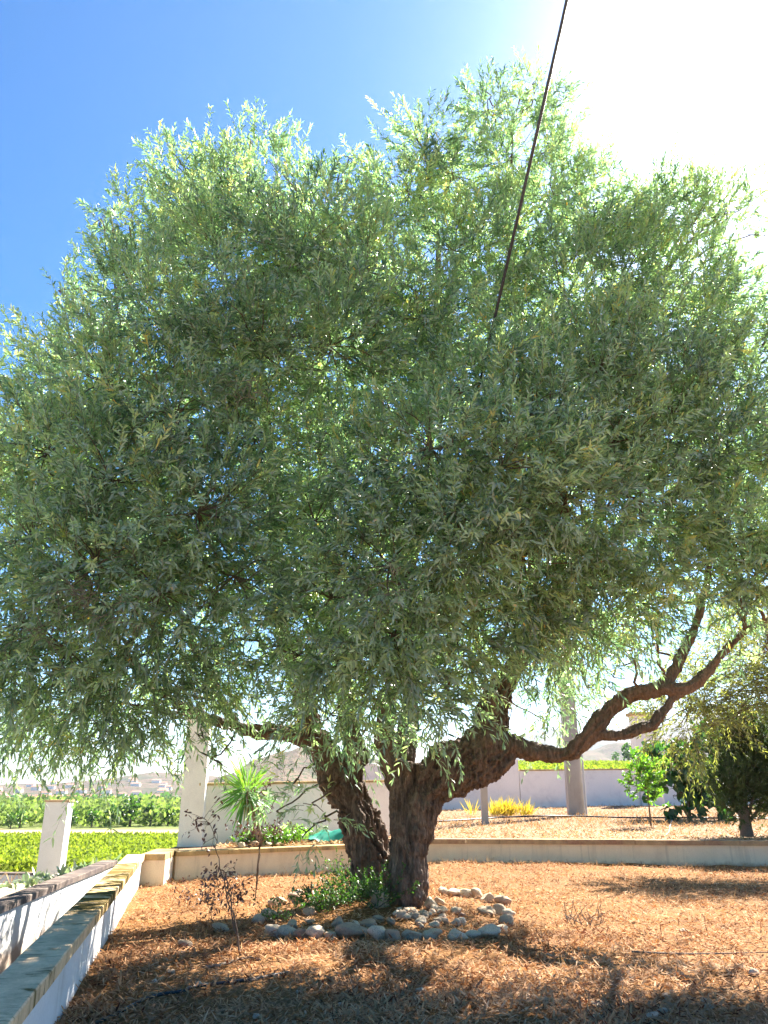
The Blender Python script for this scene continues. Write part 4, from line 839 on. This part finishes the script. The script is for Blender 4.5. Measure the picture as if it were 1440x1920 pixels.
# conifer
b = np.array([P(1402, 1575, 15.2)[0], 15.2, .34])
root = small_tree('conifer', 'bushy dull green conifer with a pale forked trunk at right behind the brown coping', b, [P(1398, 1545, 15.2), P(1394, 1515, 15.2), P(1392, 1480, 15.2)], .125,
  [(1385,1485,15.2,42,1,0),(1430,1475,15.2,45,1,0),(1360,1475,15.2,30,1,0),(1375,1440,15.2,42,1,-.1),(1425,1430,15.3,45,1,-.1),(1395,1390,15.3,40,1,-.1),(1360,1410,15.3,25,.8,-.1),(1440,1380,15.3,40,1,-.1),(1380,1350,15.3,22,.8,-.1),(1420,1340,15.3,22,.8,-.1),(1470,1450,15.3,45,1,-.1),(1470,1480,15.2,40,1,0)],
  M_conifer, k=2600, leafL=.06, leafW=.018, nl=18, sL=(.12, .24), bm_=M_deadwood, srad=.003)
mb = MB()
for (x, y) in [(1365, 1470), (1420, 1450), (1440, 1480), (1385, 1450)]: mb.tube(catmull([P(1398, 1548, 15.2), P((1398 + x) / 2, (1548 + y) / 2 + 8, 15.15), P(x, y, 15.1)], 5), np.linspace(.04, .015, 11), 8)
mb.build('limbs', M_deadwood, root, smooth=True)

# yucca
c = P(463, 1483, 12.3); b = np.array([P(486, 1585, 12.3)[0], 12.5, .34])
root = empty('yucca', b, 'yucca with round head of spiky green leaves on a bare leaning stem', 'yucca')
mb = MB(); mb.tube(catmull([b, P(482, 1550, 12.35), P(474, 1515, 12.3), c], 6), np.linspace(.055, .04, 19) * (1 + .12 * np.sin(np.arange(19) * 2.2)), 12); mb.build('stem', M_deadwood, root, smooth=True)
mb = MB(); n = 190
d = rand_dirs(n); d[:, 2] = d[:, 2] * 1.15 + .12; d = nrm(d); up = np.where(d[:, 2] > 0, 1, .9)
add_leaves(mb, c + d * .04 + np.column_stack([np.zeros((n, 2)), rng.uniform(-.1, .1, n)]), d, nrm(np.cross(d, rand_dirs(n)) + np.array([0, 0, .6])), rng.uniform(.38, .56, n) * up, .028, np.clip(.5 + .35 * d[:, 2] + .15 * rng.normal(size=n), 0, 1), droop=np.where(d[:, 2] < .3, .25, .06))
mb.build('leaves', M_yucca, root)
mb = MB(); n = 16; d = nrm(np.column_stack([rng.normal(size=(n, 2)) * .25, -np.ones(n)])); add_leaves(mb, c + d * .05, d, rand_dirs(n), rng.uniform(.3, .5, n), .02, .8, droop=.1); mb.build('dead_leaves', M_hay, root)

# withered saplings in the bed
def withered(base_px, tips, label, leafn=46, lm=M_dry, name='withered_sapling', r=.006, leafL=.038):
    g = G(base_px[0], base_px[1], 0); root = empty(name, g, label, 'sapling'); st = MB(); lf = MB(); Y = g[1]
    for tip in tips:
        pts = [P(x, y, Y + dy) for x, y, dy in tip]; pp = catmull([g + np.array([0, 0, -.02])] + pts, 6); pp[2:-1] += rng.normal(size=(len(pp) - 3, 3)) * .006
        st.tube(pp, np.linspace(r, .0015, len(pp)), 6)
        for i in range(int(leafn / 3)):
            j = rng.integers(int(len(pp) * (.45 if len(pp) < 20 else .66)), len(pp)); a = pp[j]; d = nrm(rng.normal(size=3) + np.array([0, 0, .3])); e = a + d * rng.uniform(.05, .17)
            st.tube([a, (a + e) / 2 + rng.normal(size=3) * .008, e], [.0022, .0015, .001], 4, cap=False)
            n = 5; add_leaves(lf, np.repeat(e[None], n, 0) + rng.normal(size=(n, 3)) * .018, rand_dirs(n) + np.array([0, 0, -.3]), rand_dirs(n), rng.uniform(.6, 1.2, n) * leafL, leafL * .48, np.clip(.4 + .25 * rng.normal(size=n), 0, 1), droop=.2)
    st.build('stems', M_twig, root); lf.build('leaves', lm, root)
withered((452, 1792), [[(428, 1690, 0), (412, 1620, 0), (400, 1560, 0), (382, 1535, 0)], [(428, 1665, 0), (412, 1630, 0), (402, 1650, .05)]], 'tall thin withered sapling, leftmost, with dark purplish leaves against the pale wall', 39)
withered((478, 1690), [[(484, 1620, 0), (490, 1560, 0), (496, 1500, 0), (499, 1478, 0)], [(487, 1590, 0), (470, 1565, 0), (440, 1560, 0)], [(489, 1580, 0), (510, 1560, 0), (545, 1555, 0)]], 'withered sapling with dark leaves rising in front of the yucca stem', 80)
withered((400, 1745), [[(398, 1700, 0), (402, 1670, 0), (398, 1655, 0)], [(392, 1705, 0), (385, 1680, .1)]], 'short shrivelled brown plant in the litter between the wall and the ring', 40, r=.004)
withered((440, 1725), [[(438, 1690, 0), (430, 1660, 0)], [(446, 1690, 0), (456, 1665, 0)]], 'shrivelled brown plant just left of the stone ring', 50, r=.004)
withered((345, 1700), [[(350, 1680, 0), (352, 1660, 0)]], 'small dry weed beside the far end of the stained wall', 30, r=.003)
# suckers and weeds at the foot of the trunk
def bush(name, label, pos, R, n, lm, leafL, leafW, cat='bush', droop=.2, zsq=.8, nl=10, tone=.5, sl=(.12, .28), updir=.7, group=None):
    root = empty(name, (pos[0], pos[1], pos[2]), label, cat, group); lf = MB(); st = MB()
    d = rand_dirs(n); d[:, 2] = np.abs(d[:, 2]) + updir; d = nrm(d); base = np.asarray(pos) + rng.normal(size=(n, 3)) * np.array([R * .45, R * .45, 0]) + d * (R * zsq * rng.random(n))[:, None]
    base[:, 2] = np.maximum(base[:, 2], pos[2])
    shoots(lf, st, base, d, rng.uniform(sl[0], sl[1], n), nl, leafL, leafW, np.clip(tone + .15 * rng.normal(size=n), 0, 1), droop)
    for i in range(9):
        j = rng.integers(0, n); st.tube([np.asarray(pos) + rng.normal(size=3) * np.array([.02, .02, 0]), (base[j] + pos) / 2 + rng.normal(size=3) * .01, base[j]], [.006, .004, .003], 5)
    lf.build('leaves', lm, root); st.build('stems', M_twig, root); return root
g = G(700, 1700, .05); g[1] -= .25
bush('sucker_growth', 'dark green leafy suckers sprouting at the foot of the trunks between the two stems', g, .25, 120, M_shrub, .05, .014, 'shoots', .1, 1.1, 14, .3)
g = G(648, 1688, .03); bush('sucker_growth', 'thin leafy shoots left of the leaning trunk foot', g, .25, 110, M_shrub, .05, .013, 'shoots', .2, 1.3, 12, .35)
g = G(604, 1712, .03); bush('green_weed', 'sprawling dark green weed inside the left of the stone ring', g, .24, 110, M_shrub, .04, .018, 'weed', .3, .7, 10, .4)
g = G(520, 1732, 0); bush('green_weed', 'small straggly weed by the left arc of the ring', g, .12, 26, M_shrub, .035, .014, 'weed', .2, .8, 8, .5)
# behind the low cream wall
g = np.array([P(490, 1575, 12.7)[0], 12.75, .36]); bush('green_shrub', 'low dense green shrub at the foot of the yucca', g, .3, 200, M_shrub, .06, .035, 'shrub', .15, .45, 12, .75, (.1, .2), .3)
g = np.array([P(545, 1570, 13.2)[0], 13.2, .36]); bush('green_shrub', 'light green spiky shrub between the yucca and the green sheet', g, .22, 110, M_yucca, .09, .02, 'shrub', .1, .6, 10, .8, (.1, .2), .6)
g = np.array([P(585, 1572, 13.6)[0], 13.6, .36]); bush('green_shrub', 'grey green feathery weed beside the green sheet', g, .2, 80, M_agave, .06, .012, 'shrub', .1, .7, 10, .4, (.1, .25), .6)
# leafy plants behind the outer wall
for (x, y, Y, R, lab) in [(112, 1640, 11.2, .32, 'pale wilting broad leafed plant by the foot of the square pillar'), (184, 1618, 12.2, .34, 'pale green plant with drooping leaves behind the dark coped wall corner')]:
    p = P(x, y, Y); bush('leafy_plant', lab, (p[0], p[1], -.40), R, 80, M_agave, .2, .05, 'plant', .35, 1.3, 8, .5, (.15, .3), .8)
# yellow grass clump, dry bush
p = np.array([P(955, 1510, 23.5)[0], 23.5, 0]); p[2] = float(tz(np.array([p[0]]), np.array([23.5]))[0])
mb = MB()
for i in range(34): grass_tuft(mb, p + np.array([rng.normal() * .34, rng.normal() * .2, 0]), 16, rng.uniform(.4, .7), .05, .022, rng.uniform(.2, .8), .35)
tag(mb.build('yellow_grass_clump', M_ygrass), 'clump of yellow green grass against the wall left of the concrete pole', 'grass clump')
p = P(322, 1602, 17); mb = MB()
for i in range(40): grass_tuft(mb, (p[0] + rng.normal() * .25, 17 + rng.normal() * .3, -1.0), 20, rng.uniform(.9, 1.25), .05, .02, .4, .45)
tag(mb.build('dry_grass_clump', M_hay), 'big tawny clump of dry grass left of the tall pale pillar', 'grass clump')
mb = MB()
for i in range(700):
    x = rng.uniform(-19, -5); y = rng.uniform(13.8, 30); z = -.4 if y < 15 else float(terr_z(x, y))
    grass_tuft(mb, (x, y, z), 8, rng.uniform(.25, .5), .15, .012, .6, .6)
tag(mb.build('verge_grass', M_hay), 'straw coloured grass on the bank behind the square pillar', 'grass', kind='stuff')
# green sheet by the leaning trunk
p0 = P(585, 1588, 13.4); mb = MB(); n = 20; U, Vv = np.meshgrid(np.linspace(0, 1, n), np.linspace(0, 1, n))
X = p0[0] - .05 + U * .75; Y = 13.2 + Vv * .6; q = np.stack([X.ravel() * 5, Y.ravel() * 5, 0 * X.ravel()], 1)
Z = .38 + .26 * np.sin(pi * np.clip(Vv, 0, 1)) * (.25 + .75 * U) + .05 * fbm(q, 3, 5).reshape(X.shape)
v = np.stack([X, Y, Z], -1).reshape(-1, 3); v2 = v - np.array([0, 0, .012]); i = np.arange(n - 1)[:, None] * n; j = np.arange(n - 1)[None]
f = np.stack([i + j, i + j + 1, i + n + j + 1, i + n + j], -1).reshape(-1, 4); mb.add(v, f); mb.add(v2, f[:, ::-1])
tag(mb.build('garden_sheet', M_tarp, smooth=True), 'crumpled bright green plastic sheet lying behind the leaning trunk', 'sheet')
for (x, y, w_, lab) in [(452,1589,14,'pale rock on top of the terrace edge left of the yucca stem'),(478,1587,16,'round pale rock below the yucca stem'),(503,1586,14,'pale rock right of the yucca stem on the terrace edge'),(522,1586,12,'small pale rock under the light green spiky shrub')]:
    stone(x, y, w_, lab, z=.37, name='loose_stone')

# ------------------------------------------------------------------ far fields
def cards(mb, c, n, R, size, tone):
    d = rand_dirs(n); b = c + d * R * (rng.random((n, 1)) ** .4); add_leaves(mb, b, rand_dirs(n), rand_dirs(n), size * rng.uniform(.7, 1.3, n), size * .7, np.clip(tone + .13 * rng.normal(size=n), 0, 1), droop=0)
mb = MB(); n = 60000; y = 44 + 29 * rng.random(n); x = y * rng.uniform(-.85, -.22, n); row = np.round(x / 1.1) * 1.1 + rng.normal(size=n) * .28
b = np.stack([row, y, terr_z(row, y) + rng.random(n) * .55], 1); d = nrm(np.column_stack([rng.normal(size=(n, 2)), .6 + rng.random(n)]))
add_leaves(mb, b, d, rand_dirs(n), .3, .16, np.clip(.5 + .2 * rng.normal(size=n), 0, 1), droop=.1)
tag(mb.build('crop', M_field), 'bright yellow green low crop in rows in the near field at left', 'crop', kind='stuff')
mb = MB(); cnt = 0
y = 97.0
while y < 430:
    sp = 4.2 if y < 160 else (6.5 if y < 260 else 10); x = -.82 * y
    while x < -.2 * y:
        xx = x + rng.normal() * .5; yy = y + rng.normal() * .5 + .12 * (xx + 50); hgt = rng.uniform(2.2, 2.9); z = float(terr_z(xx, yy))
        cards(mb, np.array([xx, yy, z + hgt * .42]), 90 if y < 160 else 30, np.array([sp * .7, sp * .6, hgt * .5]), .7 if y < 160 else 1.3, rng.uniform(.4, .65)); x += sp; cnt += 1
    y += sp
print('orchard', cnt)
tag(mb.build('orchard', M_orch), 'wide green orchard covering the plain before the hills', 'orchard', kind='stuff')
mb = MB(); n = 30000; y = 60 + 160 * rng.random(n) ** 1.3; x = y * rng.uniform(.1, .6, n)
b = np.stack([x, y, terr_z(x, y) + rng.random(n) * .5], 1); d = nrm(np.column_stack([rng.normal(size=(n, 2)), .6 + rng.random(n)]))
add_leaves(mb, b, d, rand_dirs(n), .5, .3, np.clip(.5 + .2 * rng.normal(size=n), 0, 1), droop=.1)
tag(mb.build('crop', M_field), 'green crop on the rising field above the boundary wall at right', 'crop', kind='stuff')
def far_tree(px, py, Y, hgt, label, group=None, n=150, lm=M_shrub, tone=.35):
    p = P(px, py, Y); z = float(terr_z(p[0], Y)); root = empty('field_tree', (p[0], Y, z), label, 'tree', group)
    t = MB(); t.tube([(p[0], Y, z - .1), (p[0] + .05, Y, z + hgt * .35), (p[0], Y, z + hgt * .6)], [hgt * .05, hgt * .04, hgt * .02], 6); t.build('trunk', M_twig, root)
    c = MB(); cards(c, np.array([p[0], Y, z + hgt * .58]), n, np.array([hgt * .36, hgt * .36, hgt * .44]), hgt * .16, tone); c.build('crown', lm, root)
for i, x in enumerate([18, 35, 131, 170, 205, 242, 280, 313]):
    far_tree(x, 1560, 93 + i * 1.2, [1.7, 2.0, 2.0, 2.1, 2.2, 3.3, 2.6, 2.4][i], ['dark tree at the orchard edge by the left border of the photo', 'dark tree at the orchard edge just left of the square pillar', 'dark tree at the orchard edge, first to the right of the square pillar', 'dark tree at the orchard edge, second to the right of the square pillar', 'dark tree at the orchard edge, third to the right of the square pillar', 'tallest and darkest tree on the near edge of the orchard', 'dark tree at the orchard edge right of the tallest one', 'dark tree at the orchard edge nearest the tall pale pillar'][i], 'dark trees along the orchard edge')
far_tree(1180, 1430, 185, 4.4, 'round blue green tree standing on the field beside the tall white pillar', n=200)
far_tree(1155, 1432, 190, 2.6, 'small round tree left of the blue green tree on the right field', n=120)

# far tree belts and houses
mb = MB()
for i in range(420):
    Y = rng.uniform(480, 1000); px = rng.uniform(-400, 700); x = P(px, 1480, Y)[0]
    cards(mb, np.array([x, Y, float(terr_z(x, Y)) + 2.5]), 14, np.array([7, 4, 3.0]), 3.2, rng.uniform(.1, .45))
tag(mb.build('woodland', M_shrub), 'far belts of dark trees scattered over the plain below the hills', 'woodland', kind='stuff')
def house(px, Y, w_, d_, h_, z, group, label):
    p = P(px, 1480, Y); root = empty('farm_house', (p[0], Y, z), label, 'house', group)
    m_ = MB(); m_.box((p[0] - w_ / 2, Y - d_ / 2, z - 2), (p[0] + w_ / 2, Y + d_ / 2, z + h_)); m_.build('walls', M_house, root)
    m_ = MB(); a = w_ / 2 + .5; b_ = d_ / 2 + .5; zz = z + h_ + .02
    m_.add([(p[0] - a, Y - b_, zz), (p[0] + a, Y - b_, zz), (p[0] + a, Y + b_, zz), (p[0] - a, Y + b_, zz), (p[0] - a, Y, zz + 1.8), (p[0] + a, Y, zz + 1.8)], [(0, 1, 5, 4), (2, 3, 4, 5)]); m_.add([(p[0] - a, Y - b_, zz), (p[0] - a, Y, zz + 1.8), (p[0] - a, Y + b_, zz), (p[0] + a, Y - b_, zz), (p[0] + a, Y + b_, zz), (p[0] + a, Y, zz + 1.8)], [(0, 1, 2), (3, 4, 5)])
    m_.add([(p[0] - a, Y - b_, zz), (p[0] - a, Y + b_, zz), (p[0] + a, Y + b_, zz), (p[0] + a, Y - b_, zz)], [(0, 1, 2, 3)]); m_.build('roof', M_roof, root)
from mathutils.bvhtree import BVHTree
_h = bpy.data.objects['hills'].data; _bv = BVHTree.FromPolygons([v.co[:] for v in _h.vertices], [tuple(p.vertices) for p in _h.polygons])
for i in range(30):
    px = rng.uniform(-40, 345); Y = rng.uniform(1010, 1300); x = P(px, 1480, Y)[0]; hit = _bv.ray_cast(Vector((x, Y, 500)), Vector((0, 0, -1)))
    if hit[0] is None: continue
    house(px, Y, rng.uniform(7, 13), rng.uniform(6, 9), rng.uniform(2.5, 4.5), hit[0].z + .3, 'far white houses on the plain', 'tiny white house among far trees below the hills at left')
for i in range(36):
    px = rng.uniform(-60, 345); Y = rng.uniform(560, 1050); x = P(px, 1480, Y)[0]
    house(px, Y, rng.uniform(6, 13), rng.uniform(6, 9), rng.uniform(2.5, 4), float(terr_z(x, Y)) + .3, 'far white houses on the plain', 'tiny white house among far trees below the hills at left')
for i in range(14):
    px = rng.uniform(400, 560); Y = rng.uniform(640, 700); x = P(px, 1480, Y)[0]
    house(px, Y, rng.uniform(8, 14), 8, rng.uniform(3.2, 5), float(terr_z(x, Y)) + 3, 'far houses below the scrub hill', 'tiny pale house at the foot of the hill behind the yucca')

# ------------------------------------------------------------------ air
mh = bpy.data.materials.new('haze'); mh.use_nodes = True; t = mh.node_tree; t.nodes.clear()
vo = t.nodes.new('ShaderNodeVolumePrincipled'); vo.inputs['Color'].default_value = (.80, .88, 1, 1); vo.inputs['Density'].default_value = .0001; vo.inputs['Anisotropy'].default_value = .3
oo = t.nodes.new('ShaderNodeOutputMaterial'); t.links.new(vo.outputs[0], oo.inputs['Volume'])
mb = MB(); mb.box((-6500, -80, -30), (6500, 5400, 420)); hz = mb.build('haze', mh); tag(hz, kind='stuff')
